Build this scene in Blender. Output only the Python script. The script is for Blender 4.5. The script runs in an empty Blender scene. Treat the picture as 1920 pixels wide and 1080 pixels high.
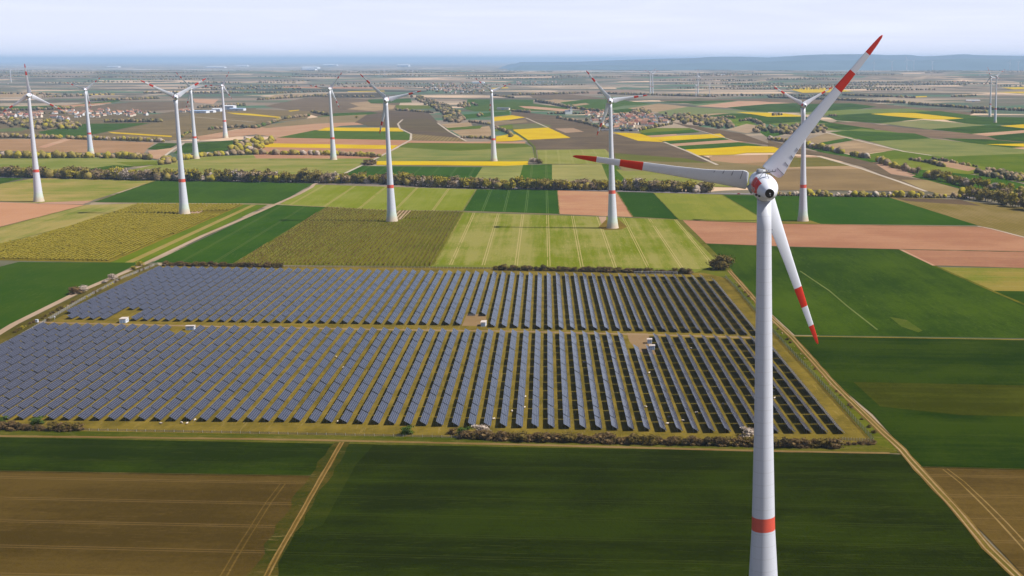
import bpy, math, random
import numpy as np
from mathutils import Vector, Matrix
R=math.radians
S=bpy.context.scene
# ------------------------------------------------------------------ camera
CAMH=181.0; FPX=2400.0; PX=1400.0; PY=540.0; PITCH=math.atan((540-112)/2400)
cam=bpy.data.objects.new('camera',bpy.data.cameras.new('camera')); S.collection.objects.link(cam); S.camera=cam
cam.location=(0,0,CAMH); cam.rotation_euler=(math.pi/2-PITCH,0,0)
cam.data.sensor_width=36; cam.data.lens=FPX/1920*36; cam.data.shift_x=-(PX-960)/1920; cam.data.shift_y=0
cam.data.clip_start=1; cam.data.clip_end=400000
# ------------------------------------------------------------------ light
SUN_EL=R(47); SUN_AZ=R(-4)      # azimuth measured from +X towards +Y
w=bpy.data.worlds.new('World'); S.world=w; w.use_nodes=True
nt=w.node_tree; nt.nodes.clear()
sky=nt.nodes.new('ShaderNodeTexSky'); sky.sky_type='NISHITA'; sky.sun_disc=False
sky.sun_elevation=SUN_EL; sky.sun_rotation=R(90)-SUN_AZ; sky.altitude=200; sky.air_density=0.9; sky.dust_density=0.4; sky.ozone_density=4.0
bg=nt.nodes.new('ShaderNodeBackground'); bg.inputs[1].default_value=0.06
out=nt.nodes.new('ShaderNodeOutputWorld')
# thin high cirrus, mixed over the sky
tc=nt.nodes.new('ShaderNodeTexCoord'); mp=nt.nodes.new('ShaderNodeMapping'); mp.inputs['Scale'].default_value=(2.2,2.2,34)
nz=nt.nodes.new('ShaderNodeTexNoise'); nz.inputs['Scale'].default_value=2.2; nz.inputs['Detail'].default_value=7; nz.inputs['Distortion'].default_value=1.2
cr=nt.nodes.new('ShaderNodeValToRGB'); cr.color_ramp.elements[0].position=.45; cr.color_ramp.elements[1].position=.75
mul=nt.nodes.new('ShaderNodeMath'); mul.operation='MULTIPLY'; mul.inputs[1].default_value=.13; mul.operation='MULTIPLY_ADD'; mul.inputs[2].default_value=.86
sz=nt.nodes.new('ShaderNodeSeparateXYZ'); el=nt.nodes.new('ShaderNodeMapRange'); el.interpolation_type='SMOOTHSTEP'; el.inputs[1].default_value=.0; el.inputs[2].default_value=.17; el.inputs[3].default_value=1; el.inputs[4].default_value=.12
m2_=nt.nodes.new('ShaderNodeMath'); m2_.operation='MULTIPLY'
mx=nt.nodes.new('ShaderNodeMix'); mx.data_type='RGBA'; mx.inputs['B'].default_value=(11.3,11.7,14.2,1)
L=nt.links.new
L(tc.outputs['Generated'],mp.inputs[0]); L(mp.outputs[0],nz.inputs['Vector']); L(nz.outputs[0],cr.inputs[0]); L(cr.outputs[0],mul.inputs[0])
L(tc.outputs['Generated'],sz.inputs[0]); L(sz.outputs[2],el.inputs[0]); L(mul.outputs[0],m2_.inputs[0]); L(el.outputs[0],m2_.inputs[1]); L(m2_.outputs[0],mx.inputs['Factor']); L(sky.outputs[0],mx.inputs['A']); L(mx.outputs['Result'],bg.inputs[0]); L(bg.outputs[0],out.inputs[0])
sun=bpy.data.objects.new('sun',bpy.data.lights.new('sun','SUN')); S.collection.objects.link(sun)
sun.data.energy=5.0; sun.data.angle=R(0.5); sun.data.color=(1,.965,.92)
sv=Vector((math.cos(SUN_EL)*math.cos(SUN_AZ),math.cos(SUN_EL)*math.sin(SUN_AZ),math.sin(SUN_EL)))
sun.rotation_euler=sv.to_track_quat('Z','Y').to_euler(); sun.location=(300,-300,600)
S.view_settings.view_transform='Standard'; S.view_settings.look='None'; S.view_settings.gamma=1; S.view_settings.exposure=0.5
S.cycles.max_bounces=5; S.cycles.diffuse_bounces=2; S.cycles.glossy_bounces=2; S.cycles.transparent_max_bounces=12; S.cycles.volume_bounces=0
S.cycles.use_denoising=True
random.seed(7); rng=np.random.default_rng(7)
# ------------------------------------------------------------------ helpers
cp,sp=math.cos(PITCH),math.sin(PITCH)
def unp(u,v,z=0.0):
    """pixel of the 1920x1080 photograph -> point on the level z"""
    a=(u-PX)/FPX; b=(PY-v)/FPX
    d=(a, cp+sp*b, -sp+cp*b); t=(z-CAMH)/d[2]
    return (d[0]*t, d[1]*t, z)
def prj(x,y,z):
    dz=z-CAMH; q=y*cp-dz*sp
    return PX+FPX*x/q, PY-FPX*(y*sp+dz*cp)/q
def lin(r,g,b,k=1.0):
    f=lambda c:(c/255/12.92 if c/255<=.04045 else ((c/255+.055)/1.055)**2.4)*k
    return (f(r),f(g),f(b),1)
# relief of the far country
_w=[(rng.uniform(0,2*math.pi),rng.uniform(0,6.28),wl,am) for wl,am in ((5200,15),(3900,12),(2600,8),(1700,5),(1100,3.0))]
def H(x,y):
    x=np.asarray(x,float); y=np.asarray(y,float)
    r=np.clip((y-9200)/4000,0,1); r=r*r*(3-2*r); e=1-np.clip((y-17000)/5000,0,1)
    h=0
    for th,ph,wl,am in _w: h=h+am*(1+np.sin((x*math.cos(th)*.6+y*math.sin(th))*2*math.pi/wl+ph))
    left=38*np.exp(-((x+7400)/1900)**2-((y-12800)/1500)**2)
    return (h*.62+left)*r*e
ORD1='zeroth first second third fourth fifth sixth seventh eighth ninth tenth eleventh twelfth thirteenth fourteenth fifteenth sixteenth seventeenth eighteenth nineteenth'.split()
TENS=['','','twenty','thirty','forty','fifty','sixty','seventy','eighty','ninety']; TORD=['','','twentieth','thirtieth','fortieth','fiftieth','sixtieth','seventieth','eightieth','ninetieth']
def ordn(n):
    if n<20: return ORD1[n]
    if n<100: return TORD[n//10] if n%10==0 else TENS[n//10]+'-'+ORD1[n%10]
    h=['','one','two','three'][n//100]
    return h+'-hundredth' if n%100==0 else h+'-hundred-and-'+ordn(n%100)
def link(o): S.collection.objects.link(o)
def tag(o,label=None,cat=None,group=None,kind=None):
    if label: o['label']=label
    if cat: o['category']=cat
    if group: o['group']=group
    if kind: o['kind']=kind
    return o
def mesh(name,verts,faces,mats,fm=None,smooth=False,uv=None):
    me=bpy.data.meshes.new(name); me.from_pydata([tuple(map(float,v)) for v in verts],[],[tuple(map(int,f)) for f in faces])
    for m in (mats if isinstance(mats,(list,tuple)) else [mats]): me.materials.append(m)
    if fm is not None: me.polygons.foreach_set('material_index',list(fm))
    if smooth: me.polygons.foreach_set('use_smooth',[True]*len(me.polygons))
    if uv is not None:
        l=me.uv_layers.new(name='uv'); l.data.foreach_set('uv',[c for p in uv for c in p])
    me.update(); return me
def obj(name,me,parent=None,loc=None,rot=None):
    o=bpy.data.objects.new(name,me); link(o)
    if parent: o.parent=parent
    if loc is not None: o.location=loc
    if rot is not None: o.rotation_euler=rot
    return o
def empty(name,loc,rz=0,s=1):
    o=bpy.data.objects.new(name,None); link(o); o.location=loc; o.rotation_euler=(0,0,rz); o.scale=(s,s,s); o.empty_display_size=1; return o
def dup(root):
    c=root.copy(); link(c)
    for ch in list(root.children):
        k=ch.copy(); link(k); k.parent=c
        for g in list(ch.children):
            q=g.copy(); link(q); q.parent=k
    return c
class MB:
    def __init__(s): s.v=[];s.f=[];s.m=[]
    def add(s,v,f,m=0):
        n=len(s.v); s.v+=[tuple(p) for p in v]; s.f+=[tuple(i+n for i in q) for q in f]; s.m+=[m]*len(f)
    def box(s,c,d,m=0,rz=0):
        x,y,z=[q/2 for q in d]; ca,sa=math.cos(rz),math.sin(rz)
        P=[(a*x,b*y,e*z) for e in(-1,1) for b in(-1,1) for a in(-1,1)]
        P=[(c[0]+p[0]*ca-p[1]*sa,c[1]+p[0]*sa+p[1]*ca,c[2]+p[2]) for p in P]
        s.add(P,[(0,2,3,1),(4,5,7,6),(0,1,5,4),(2,6,7,3),(0,4,6,2),(1,3,7,5)],m)
    def tube(s,a,b,r0,r1,n=8,m=0,cap=True):
        a=Vector(a);b=Vector(b);d=(b-a).normalized(); u=d.orthogonal().normalized(); w_=d.cross(u)
        P=[tuple(c+u*(r*math.cos(t*2*math.pi/n))+w_*(r*math.sin(t*2*math.pi/n))) for c,r in((a,r0),(b,r1)) for t in range(n)]
        F=[(i,(i+1)%n,n+(i+1)%n,n+i) for i in range(n)]
        if cap: F+=[tuple(range(n-1,-1,-1)),tuple(range(n,2*n))]
        s.add(P,F,m)
    def rings(s,rings,m=0,cap=True,mf=None):
        n=len(rings[0]);P=[p for r in rings for p in r];F=[];base=len(s.v)
        for k in range(len(rings)-1):
            for i in range(n):
                F.append((k*n+i,k*n+(i+1)%n,(k+1)*n+(i+1)%n,(k+1)*n+i))
        mm=[(mf(k) if mf else m) for k in range(len(rings)-1) for i in range(n)]
        if cap: F+=[tuple(range(n-1,-1,-1)),tuple((len(rings)-1)*n+i for i in range(n))]; mm+=[mm[0],mm[-1]]
        s.v+=[tuple(p) for p in P]; s.f+=[tuple(i+base for i in q) for q in F]; s.m+=mm
    def me(s,name,mats,smooth=False): return mesh(name,s.v,s.f,mats,s.m,smooth)
# ------------------------------------------------------------------ materials
def newmat(name):
    m=bpy.data.materials.new(name); m.use_nodes=True; n=m.node_tree; n.nodes.clear()
    o=n.nodes.new('ShaderNodeOutputMaterial'); b=n.nodes.new('ShaderNodeBsdfPrincipled'); n.links.new(b.outputs[0],o.inputs[0]); return m,n,b
def plain(name,col,rough=.6,metal=0,var=.12,scale=1.0,spec=.5,coord='Object'):
    m,n,b=newmat(name); b.inputs['Roughness'].default_value=rough; b.inputs['Metallic'].default_value=metal; b.inputs['Specular IOR Level'].default_value=spec
    t=n.nodes.new('ShaderNodeTexCoord'); z=n.nodes.new('ShaderNodeTexNoise'); z.inputs['Scale'].default_value=scale; z.inputs['Detail'].default_value=5
    r=n.nodes.new('ShaderNodeMix'); r.data_type='RGBA'
    r.inputs['A'].default_value=tuple(c*(1-var) for c in col[:3])+(1,); r.inputs['B'].default_value=tuple(min(1,c*(1+var)) for c in col[:3])+(1,)
    n.links.new(t.outputs[coord],z.inputs['Vector']); n.links.new(z.outputs[0],r.inputs['Factor']); n.links.new(r.outputs['Result'],b.inputs['Base Color']); return m
# node group for farmed ground: colour patches, drill rows along a direction, tramlines
def make_field_group():
    g=bpy.data.node_groups.new('field','ShaderNodeTree'); I=g.interface
    for nm,ty,dv in (('A','NodeSocketColor',None),('B','NodeSocketColor',None),('C','NodeSocketColor',None),('Tram','NodeSocketFloat',0.),('Period','NodeSocketFloat',24.),('Angle','NodeSocketFloat',0.),('Streak','NodeSocketFloat',.5),('Patch','NodeSocketFloat',.01),('Rows','NodeSocketFloat',0.),('RowP','NodeSocketFloat',4.),('Width','NodeSocketFloat',.5),('Fleck','NodeSocketFloat',.3)):
        s=I.new_socket(nm,in_out='INPUT',socket_type=ty)
        if dv is not None: s.default_value=dv
    I.new_socket('Color',in_out='OUTPUT',socket_type='NodeSocketColor')
    N=g.nodes; K=g.links.new; gi=N.new('NodeGroupInput'); go=N.new('NodeGroupOutput')
    def M(op,a,b=None,c=None):
        q=N.new('ShaderNodeMath'); q.operation=op
        for i,v in enumerate((a,b,c)):
            if v is None: continue
            if isinstance(v,(int,float)): q.inputs[i].default_value=v
            else: K(v,q.inputs[i])
        return q.outputs[0]
    geo=N.new('ShaderNodeNewGeometry'); rot=N.new('ShaderNodeVectorRotate'); rot.rotation_type='Z_AXIS'
    K(geo.outputs['Position'],rot.inputs['Vector']); K(gi.outputs['Angle'],rot.inputs['Angle'])
    sep=N.new('ShaderNodeSeparateXYZ'); K(rot.outputs[0],sep.inputs[0]); X,Y=sep.outputs[0],sep.outputs[1]   # rows run along Y
    def noise(vec,scale,det=4,rough=.55):
        z=N.new('ShaderNodeTexNoise'); z.inputs['Detail'].default_value=det; z.inputs['Roughness'].default_value=rough; K(vec,z.inputs['Vector'])
        if isinstance(scale,(int,float)): z.inputs['Scale'].default_value=scale
        else: K(scale,z.inputs['Scale'])
        return z.outputs[0]
    def comb(x,y):
        c=N.new('ShaderNodeCombineXYZ'); K(x,c.inputs[0]); K(y,c.inputs[1]); return c.outputs[0]
    sv_=comb(X,M('MULTIPLY',Y,.03)); 
    n1=noise(rot.outputs[0],gi.outputs['Patch'],6); n2=noise(sv_,.12,6,.75); n3=noise(rot.outputs[0],.35,5,.7); n5=noise(comb(X,M('MULTIPLY',Y,.25)),.09,6,.7); n4=noise(comb(X,M('MULTIPLY',Y,.012)),.028,3)
    f=M('ADD',M('MULTIPLY',M('SUBTRACT',n1,.5),3.3),M('MULTIPLY',M('ADD',M('SUBTRACT',n2,.5),M('MULTIPLY',M('SUBTRACT',n4,.5),1.3)),M('MULTIPLY',gi.outputs['Streak'],2.6)))
    f=M('ADD',M('ADD',f,M('MULTIPLY',M('ADD',M('SUBTRACT',n3,.5),M('SUBTRACT',n5,.5)),1.5)),.5)
    cl=N.new('ShaderNodeClamp'); K(f,cl.inputs[0])
    m1=N.new('ShaderNodeMix'); m1.data_type='RGBA'; K(cl.outputs[0],m1.inputs['Factor']); K(gi.outputs['A'],m1.inputs['A']); K(gi.outputs['B'],m1.inputs['B'])
    # tramlines: two wheel tracks per period
    u=M('SUBTRACT',M('MULTIPLY',M('FRACT',M('ADD',M('DIVIDE',X,gi.outputs['Period']),.5)),gi.outputs['Period']),M('MULTIPLY',gi.outputs['Period'],.5))
    d=M('ABSOLUTE',M('SUBTRACT',M('ABSOLUTE',u),1.05))
    brk=M('GREATER_THAN',noise(comb(X,M('MULTIPLY',Y,.15)),.11,3),.36)
    t=M('MULTIPLY',M('MULTIPLY',M('LESS_THAN',d,gi.outputs['Width']),gi.outputs['Tram']),M('ADD',M('MULTIPLY',brk,.75),.25))
    rw=M('MULTIPLY',M('LESS_THAN',M('FRACT',M('DIVIDE',X,gi.outputs['RowP'])),.42),gi.outputs['Rows'])
    m2=N.new('ShaderNodeMix'); m2.data_type='RGBA'; fl=M('MULTIPLY',M('MULTIPLY',M('GREATER_THAN',noise(comb(X,M('MULTIPLY',Y,.07)),.8,4,.7),.60),M('GREATER_THAN',noise(comb(M('MULTIPLY',X,1.0),M('MULTIPLY',Y,.15)),.03,3),.50)),gi.outputs['Fleck']); K(M('MAXIMUM',M('MAXIMUM',t,rw),fl),m2.inputs['Factor']); K(m1.outputs['Result'],m2.inputs['A']); K(gi.outputs['C'],m2.inputs['B'])
    K(m2.outputs['Result'],go.inputs[0]); return g
FG=make_field_group()
ROWA=-0.1552   # the parcels' long direction: 8.9 degrees left of straight ahead
KF=.49
_fm={}
def fieldmat(A,B,C=(200,170,110),tram=0,period=24,ang=ROWA,streak=.4,patch=.01,rows=0,rowp=4,width=.45,rough=.9):
    A,B=[(c[0]*1.05,c[1]*.985,c[2]*.45) if c[1]>c[0]*1.12 else ((c[0],c[1],c[2]*.86) if c[0]>c[2]*2.05 else c) for c in (A,B)]
    key=(A,B,C,tram,period,round(ang,3),streak,patch,rows,rowp,width)
    if key in _fm: return _fm[key]
    m,n,b=newmat('farmland'); b.inputs['Roughness'].default_value=rough; b.inputs['Specular IOR Level'].default_value=0
    q=n.nodes.new('ShaderNodeGroup'); q.node_tree=FG
    for k,v in (('A',lin(*A,KF)),('B',lin(*B,KF)),('C',lin(*C,KF)),('Tram',tram),('Period',period),('Angle',ang),('Streak',streak),('Patch',patch),('Rows',rows),('RowP',rowp),('Width',width)): q.inputs[k].default_value=v
    n.links.new(q.outputs[0],b.inputs['Base Color'])
    z=n.nodes.new('ShaderNodeTexNoise'); z.inputs['Scale'].default_value=.9; z.inputs['Detail'].default_value=4
    ge=n.nodes.new('ShaderNodeNewGeometry'); bu=n.nodes.new('ShaderNodeBump'); bu.inputs['Strength'].default_value=.35; bu.inputs['Distance'].default_value=.6
    n.links.new(ge.outputs['Position'],z.inputs['Vector']); n.links.new(z.outputs[0],bu.inputs['Height']); n.links.new(bu.outputs[0],b.inputs['Normal'])
    _fm[key]=m; return m
CROSS=1.628
# kinds of field: name, A, B, extra
FK={
 'dg':('wheat_field',(52,82,26),(76,110,34),dict(C=(120,130,70),tram=.35,streak=.35)),
 'dgn':('wheat_field',(38,54,2),(56,76,8),dict(C=(92,100,40),tram=.22,streak=.75,ang=CROSS,period=21,width=.3,patch=.02)),
 'dgr':('wheat_field',(52,80,22),(78,106,34),dict(C=(110,120,60),tram=.0,streak=.35,ang=ROWA,patch=.006)),
 'tg':('wheat_field',(62,96,62),(84,118,74),dict(streak=.3,ang=CROSS)),
 'mg':('wheat_field',(96,128,56),(120,146,66),dict(streak=.4,ang=CROSS)),
 'lg':('grain_field',(146,152,72),(182,176,96),dict(streak=.5,C=(200,185,120),tram=.3,ang=CROSS)),
 'lgr':('grain_field',(128,148,66),(176,172,90),dict(streak=.9,C=(214,190,128),tram=.9,width=.7,period=25)),
 'yg':('meadow',(150,150,70),(190,172,100),dict(streak=.5,ang=CROSS)),
 'pk':('ploughed_field',(196,138,104),(216,164,124),dict(streak=.5,ang=CROSS)),
 'pkl':('ploughed_field',(214,160,126),(226,184,146),dict(streak=.4,ang=CROSS)),
 'tan':('stubble_field',(176,146,106),(204,172,130),dict(streak=.5,ang=CROSS)),
 'br':('vineyard',(118,98,76),(142,122,92),dict(streak=.5,C=(96,84,62),rows=.45,rowp=5)),
 'brx':('vineyard',(128,108,84),(150,128,98),dict(streak=.5,C=(100,88,64),rows=.35,rowp=5,ang=CROSS)),
 'ol':('vineyard',(134,118,72),(160,140,88),dict(streak=.6,C=(110,104,58),rows=.4,rowp=5,ang=CROSS)),
 'ye':('rapeseed_field',(236,192,4),(250,212,10),dict(streak=.3,C=(190,150,20),tram=.35,ang=CROSS)),
 'vt':('vineyard',(160,132,90),(184,152,104),dict(streak=.4,C=(128,104,68),rows=.7,rowp=6,ang=1.2)),
 'bnn':('ploughed_field',(88,66,34),(116,90,50),dict(streak=.7,C=(140,112,66),tram=.5,period=26,ang=CROSS)),
 'wh':('dirt_road',(216,196,172),(232,214,190),dict(streak=.2)),
 'tr':('farm_track',(170,142,92),(200,170,120),dict(streak=.6,ang=ROWA)),
 'trx':('farm_track',(140,112,62),(176,144,90),dict(streak=.6,ang=CROSS)),
 'vg':('grass_verge',(104,112,28),(140,134,52),dict(streak=.7,ang=CROSS)),
 'dry':('dry_grass',(122,106,46),(156,132,62),dict(streak=.3,patch=.05,ang=ROWA)),
 'hw':('highway',(150,140,138),(170,160,156),dict(streak=.3,ang=CROSS)),
}
zc=[0.04]
def F(kind,pts,z=None,dz=.005,name=None,**ov):
    nm,A,B,kw=FK[kind]; kw=dict(kw); kw.update(ov); A=kw.pop('A',A); B=kw.pop('B',B)
    if z is None: z=zc[0]; zc[0]+=dz
    P=[unp(u,v,z) for u,v in pts]
    o=obj(name or nm,mesh(name or nm,P,[tuple(range(len(P)))],fieldmat(A,B,**kw))); tag(o,kind='structure')
    if o.data.polygons[0].normal.z<0: o.data.flip_normals()
    return o
def LINE(kind,pts,width,dz=.005,name=None,jit=0,off=0,**ov):
    """a strip of real width (m) along a polyline given in pixels"""
    nm,A,B,kw=FK[kind]; kw=dict(kw); kw.update(ov); A=kw.pop('A',A); B=kw.pop('B',B)
    z=zc[0]; zc[0]+=dz
    C=[Vector(unp(u,v,z)) for u,v in pts]; Q=[C[0]]
    for a,b in zip(C,C[1:]):
        n=max(1,int((b-a).length/ (9 if jit else 400)))
        for i in range(1,n+1): Q.append(a.lerp(b,i/n))
    V=[];Fc=[]
    for i,p in enumerate(Q):
        t=(Q[min(i+1,len(Q)-1)]-Q[max(i-1,0)]); t.z=0; t.normalize(); s=Vector((-t.y,t.x,0))
        w1=width/2*(1+random.uniform(-jit,jit)); w2=width/2*(1+random.uniform(-jit,jit)); V+=[p+s*(w1+off),p-s*(w2-off)]
        if i: Fc.append((2*i-2,2*i-1,2*i+1,2*i))
    me=mesh(name or nm,V,Fc,fieldmat(A,B,**kw)); o=obj(name or nm,me)
    if me.polygons[0].normal.z<0: me.flip_normals()
    tag(o,kind='structure'); return o
# ------------------------------------------------------------------ ground: one sheet to the horizon
def ground():
    ys=list(np.arange(-3000,9000,1500))+list(np.arange(9000,22000,170))+[22500,24000,28000,34000,42000,55000,75000,100000,125000]
    xs=[-110000,-80000,-55000,-38000,-26000,-20000]+list(np.arange(-16000,10000,220))+[12000,16000,24000,38000,60000,110000]
    X,Y=np.meshgrid(xs,ys); Z=H(X,Y); nx=len(xs)
    V=np.stack([X.ravel(),Y.ravel(),Z.ravel()],1)
    Fc=[(j*nx+i,j*nx+i+1,(j+1)*nx+i+1,(j+1)*nx+i) for j in range(len(ys)-1) for i in range(nx-1)]
    m,n,b=newmat('far_fields'); N=n.nodes; K=n.links.new; b.inputs['Roughness'].default_value=.95; b.inputs['Specular IOR Level'].default_value=.1
    ge=N.new('ShaderNodeNewGeometry'); mp=N.new('ShaderNodeMapping'); mp.inputs['Rotation'].default_value=(0,0,.15); mp.inputs['Scale'].default_value=(1/420,1/260,0)
    K(ge.outputs['Position'],mp.inputs[0])
    wz=N.new('ShaderNodeTexNoise'); wz.inputs['Scale'].default_value=.6; K(mp.outputs[0],wz.inputs['Vector'])
    va=N.new('ShaderNodeVectorMath'); va.operation='MULTIPLY_ADD'; K(wz.outputs['Color'],va.inputs[0]); va.inputs[1].default_value=(1.6,1.6,0); K(mp.outputs[0],va.inputs[2])
    vo=N.new('ShaderNodeTexVoronoi'); vo.voronoi_dimensions='2D'; vo.distance='MANHATTAN'; vo.inputs['Scale'].default_value=1.0; vo.inputs['Randomness'].default_value=.8; K(va.outputs[0],vo.inputs['Vector'])
    se=N.new('ShaderNodeSeparateColor'); K(vo.outputs['Color'],se.inputs[0])
    cr=N.new('ShaderNodeValToRGB'); cr.color_ramp.interpolation='CONSTANT'; E=cr.color_ramp.elements
    cols=[(0,(100,96,72)),(.14,(134,116,94)),(.26,(78,102,70)),(.36,(158,138,112)),(.5,(116,106,84)),(.64,(186,160,130)),(.72,(134,118,98)),(.84,(80,92,66)),(.93,(206,174,140))]
    E[0].position=0; E[0].color=lin(*cols[0][1],.8); E[1].position=cols[1][0]; E[1].color=lin(*cols[1][1],.8)
    for p,c in cols[2:]: e=E.new(p); e.color=lin(*c,.8)
    K(se.outputs[0],cr.inputs[0])
    # woods and scrub between the fields
    z2=N.new('ShaderNodeTexNoise'); z2.inputs['Scale'].default_value=.5; z2.inputs['Detail'].default_value=8; z2.inputs['Roughness'].default_value=.65; K(mp.outputs[0],z2.inputs['Vector'])
    r2=N.new('ShaderNodeValToRGB'); r2.color_ramp.elements[0].position=.53; r2.color_ramp.elements[1].position=.57; K(z2.outputs[0],r2.inputs[0])
    mi=N.new('ShaderNodeMix'); mi.data_type='RGBA'; K(r2.outputs[0],mi.inputs['Factor']); K(cr.outputs[0],mi.inputs['A']); mi.inputs['B'].default_value=lin(88,82,62,.8)
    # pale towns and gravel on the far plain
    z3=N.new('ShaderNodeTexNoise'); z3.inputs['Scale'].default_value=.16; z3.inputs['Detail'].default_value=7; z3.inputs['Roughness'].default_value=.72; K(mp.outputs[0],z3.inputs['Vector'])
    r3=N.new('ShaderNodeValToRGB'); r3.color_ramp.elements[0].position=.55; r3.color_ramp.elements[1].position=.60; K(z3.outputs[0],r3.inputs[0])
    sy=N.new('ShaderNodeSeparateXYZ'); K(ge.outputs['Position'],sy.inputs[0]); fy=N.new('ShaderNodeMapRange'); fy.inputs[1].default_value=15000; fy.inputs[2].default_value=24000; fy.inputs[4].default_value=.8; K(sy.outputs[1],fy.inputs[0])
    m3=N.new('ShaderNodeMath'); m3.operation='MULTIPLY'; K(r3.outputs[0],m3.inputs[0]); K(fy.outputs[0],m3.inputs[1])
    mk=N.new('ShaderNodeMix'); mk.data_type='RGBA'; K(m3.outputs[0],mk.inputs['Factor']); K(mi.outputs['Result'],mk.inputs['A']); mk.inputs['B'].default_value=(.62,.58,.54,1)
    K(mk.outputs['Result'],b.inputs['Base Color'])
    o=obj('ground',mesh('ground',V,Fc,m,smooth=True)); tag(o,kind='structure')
ground()
# far hills on the right
def hills(name,D,prof,depth,col,seed):
    r=np.random.default_rng(seed); pxs=np.arange(1000,3400,8); top=np.interp(pxs,[p[0] for p in prof],[p[1] for p in prof])
    n=len(pxs); nd=14; V=[];Fc=[]
    ph=r.uniform(0,6.28,(6,)); 
    for j in range(nd):
        t=j/(nd-1); y=D+(t-.5)*depth
        for i,p in enumerate(pxs):
            x=(p-PX)/FPX*D*1.016; h=CAMH+(112-top[i])/2400*D
            h=max(h,0); s=math.sin(math.pi*min(1,t*1.25))**.8 if t<.8 else 0
            rid=1-.30*abs(math.sin(x/900+ph[0]+t*3+1.2*math.sin(x/2600+ph[1])))*(1-abs(t-.4)*1.1)*(t<.38)-.1*abs(math.sin(x/430+ph[2]+t*5))*(t<.38)
            V.append((x,y,h*s*rid-6*(s<=0)))
    Fc=[(j*n+i,j*n+i+1,(j+1)*n+i+1,(j+1)*n+i) for j in range(nd-1) for i in range(n-1)]
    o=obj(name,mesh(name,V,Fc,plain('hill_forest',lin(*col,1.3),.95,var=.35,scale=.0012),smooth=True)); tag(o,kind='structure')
P1=[(1000,116),(1100,115.5),(1180,112.5),(1235,110.5),(1310,109),(1335,107),(1385,106.5),(1440,108),(1500,104),(1540,102.5),(1615,102),(1652,104),(1685,103),(1710,106),(1740,105),(1782,102),(1815,104),(1920,105.5),(2200,104),(2600,110),(3400,106)]
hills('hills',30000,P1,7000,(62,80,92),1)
P2=[(1000,122),(1250,121),(1330,117),(1420,116),(1500,113),(1560,114),(1640,111),(1700,113.5),(1790,110),(1860,112),(1920,111),(2300,113),(3400,115)]
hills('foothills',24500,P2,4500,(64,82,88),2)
# ------------------------------------------------------------------ fields (corners read off the photograph, laid on the ground)
# far and middle distance
F('tan',[(0,175),(62,172),(117,175),(30,182),(-60,184),(-60,176)])
F('ye',[(150,176.4),(215,175.8),(215,177),(150,178)])
F('pkl',[(362,185),(410,186.5),(400,195),(365,192)])
F('tg',[(-60,200),(0,200),(125,197),(225,187),(225,190),(130,203),(0,207),(-60,208)])
F('pk',[(110,198),(207,192),(210,193.5),(130,201)])
F('brx',[(-60,209),(125,203),(250,191),(345,190),(362,200),(330,206),(200,212),(0,214),(-60,214)])
F('br',[(480,166),(617,167),(800,170),(800,173),(600,171),(480,171)],A=(88,96,80),B=(100,104,84))
F('pk',[(530,162.5),(755,164),(760,166),(620,166),(528,164.5)])
F('ye',[(652,171),(720,170),(722,171.3),(652,172.3)])
F('brx',[(615,175),(720,174),(728,182),(700,184),(600,183)],A=(92,84,66),B=(108,98,76))
F('brx',[(495,199),(585,181),(690,186),(752,190),(740,212),(690,215),(600,220),(560,209)])
F('tan',[(516,178),(575,176),(560,182),(500,184)],)
F('tg',[(690,187),(770,184.5),(772,192),(690,194)])
F('mg',[(742,197),(817,198),(817,203),(742,206)],A=(104,120,80),B=(112,128,86))
F('tan',[(650,205),(695,194),(742,197),(737,205),(700,208)])
F('tan',[(655,193),(690,190),(697,195),(672,199)])
F('tg',[(595,219),(630,212),(695,210),(722,213),(690,219),(600,224)])
F('tg',[(877,186),(1000,187),(1000,196),(870,203)])
F('tg',[(870,204),(905,197),(960,190),(1067,202),(1060,208),(960,208),(890,209)],A=(76,106,56),B=(90,116,62))
F('pkl',[(972,199),(1000,199.5),(1066,205),(1060,209),(985,203)])
F('tg',[(865,215),(955,208),(956,215),(870,223)],A=(62,102,46),B=(74,112,52))
F('tan',[(827,233),(882,229),(886,236),(840,241)])
F('tan',[(848,246),(917,236),(924,250),(924,256),(862,254)])
F('tg',[(836,240),(905,235),(900,241),(842,244)],A=(90,116,60),B=(100,124,62))
F('tan',[(1022,189),(1040,186),(1076,189),(1050,193.5)])
F('tg',[(1050,192),(1076,189),(1110,185),(1170,188),(1230,196),(1170,205),(1110,206),(1068,199)],A=(72,106,54),B=(84,116,58))
F('mg',[(1170,198),(1230,195),(1240,200),(1180,208),(1130,206)],A=(122,136,92),B=(128,142,96))
F('tan',[(1072,196),(1098,193),(1106,195.5),(1078,199)])
F('dg',[(1150,206),(1180,203),(1190,207),(1172,212),(1152,211)])
F('pk',[(1022,178),(1120,171),(1200,169),(1200,171.5),(1110,176)],A=(170,140,118),B=(180,150,124))
F('brx',[(990,177),(1060,176),(1100,180),(1160,186),(1060,186),(1000,184)])
F('dg',[(1237,191),(1310,185),(1385,189),(1310,195)])
F('mg',[(1290,196),(1385,189),(1440,188),(1440,192),(1310,199)],A=(124,138,90),B=(130,142,94))
F('tan',[(1177,203),(1235,194),(1290,200),(1236,211)])
F('mg',[(1232,210),(1290,200),(1385,207),(1440,210),(1440,214),(1322,217),(1262,219),(1240,214)],A=(130,140,84),B=(146,150,90))
F('pkl',[(1304,199),(1385,189.5),(1450,190),(1500,194),(1440,197),(1362,202)])
F('dg',[(1363,201.5),(1440,195),(1520,192),(1500,202),(1440,210),(1397,207.5)])
F('tan',[(1303,216),(1345,212),(1370,212.5),(1322,219)])
F('dg',[(1322,217),(1370,212.5),(1440,215),(1512,219),(1560,230),(1500,236),(1440,233),(1385,226)])
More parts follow.
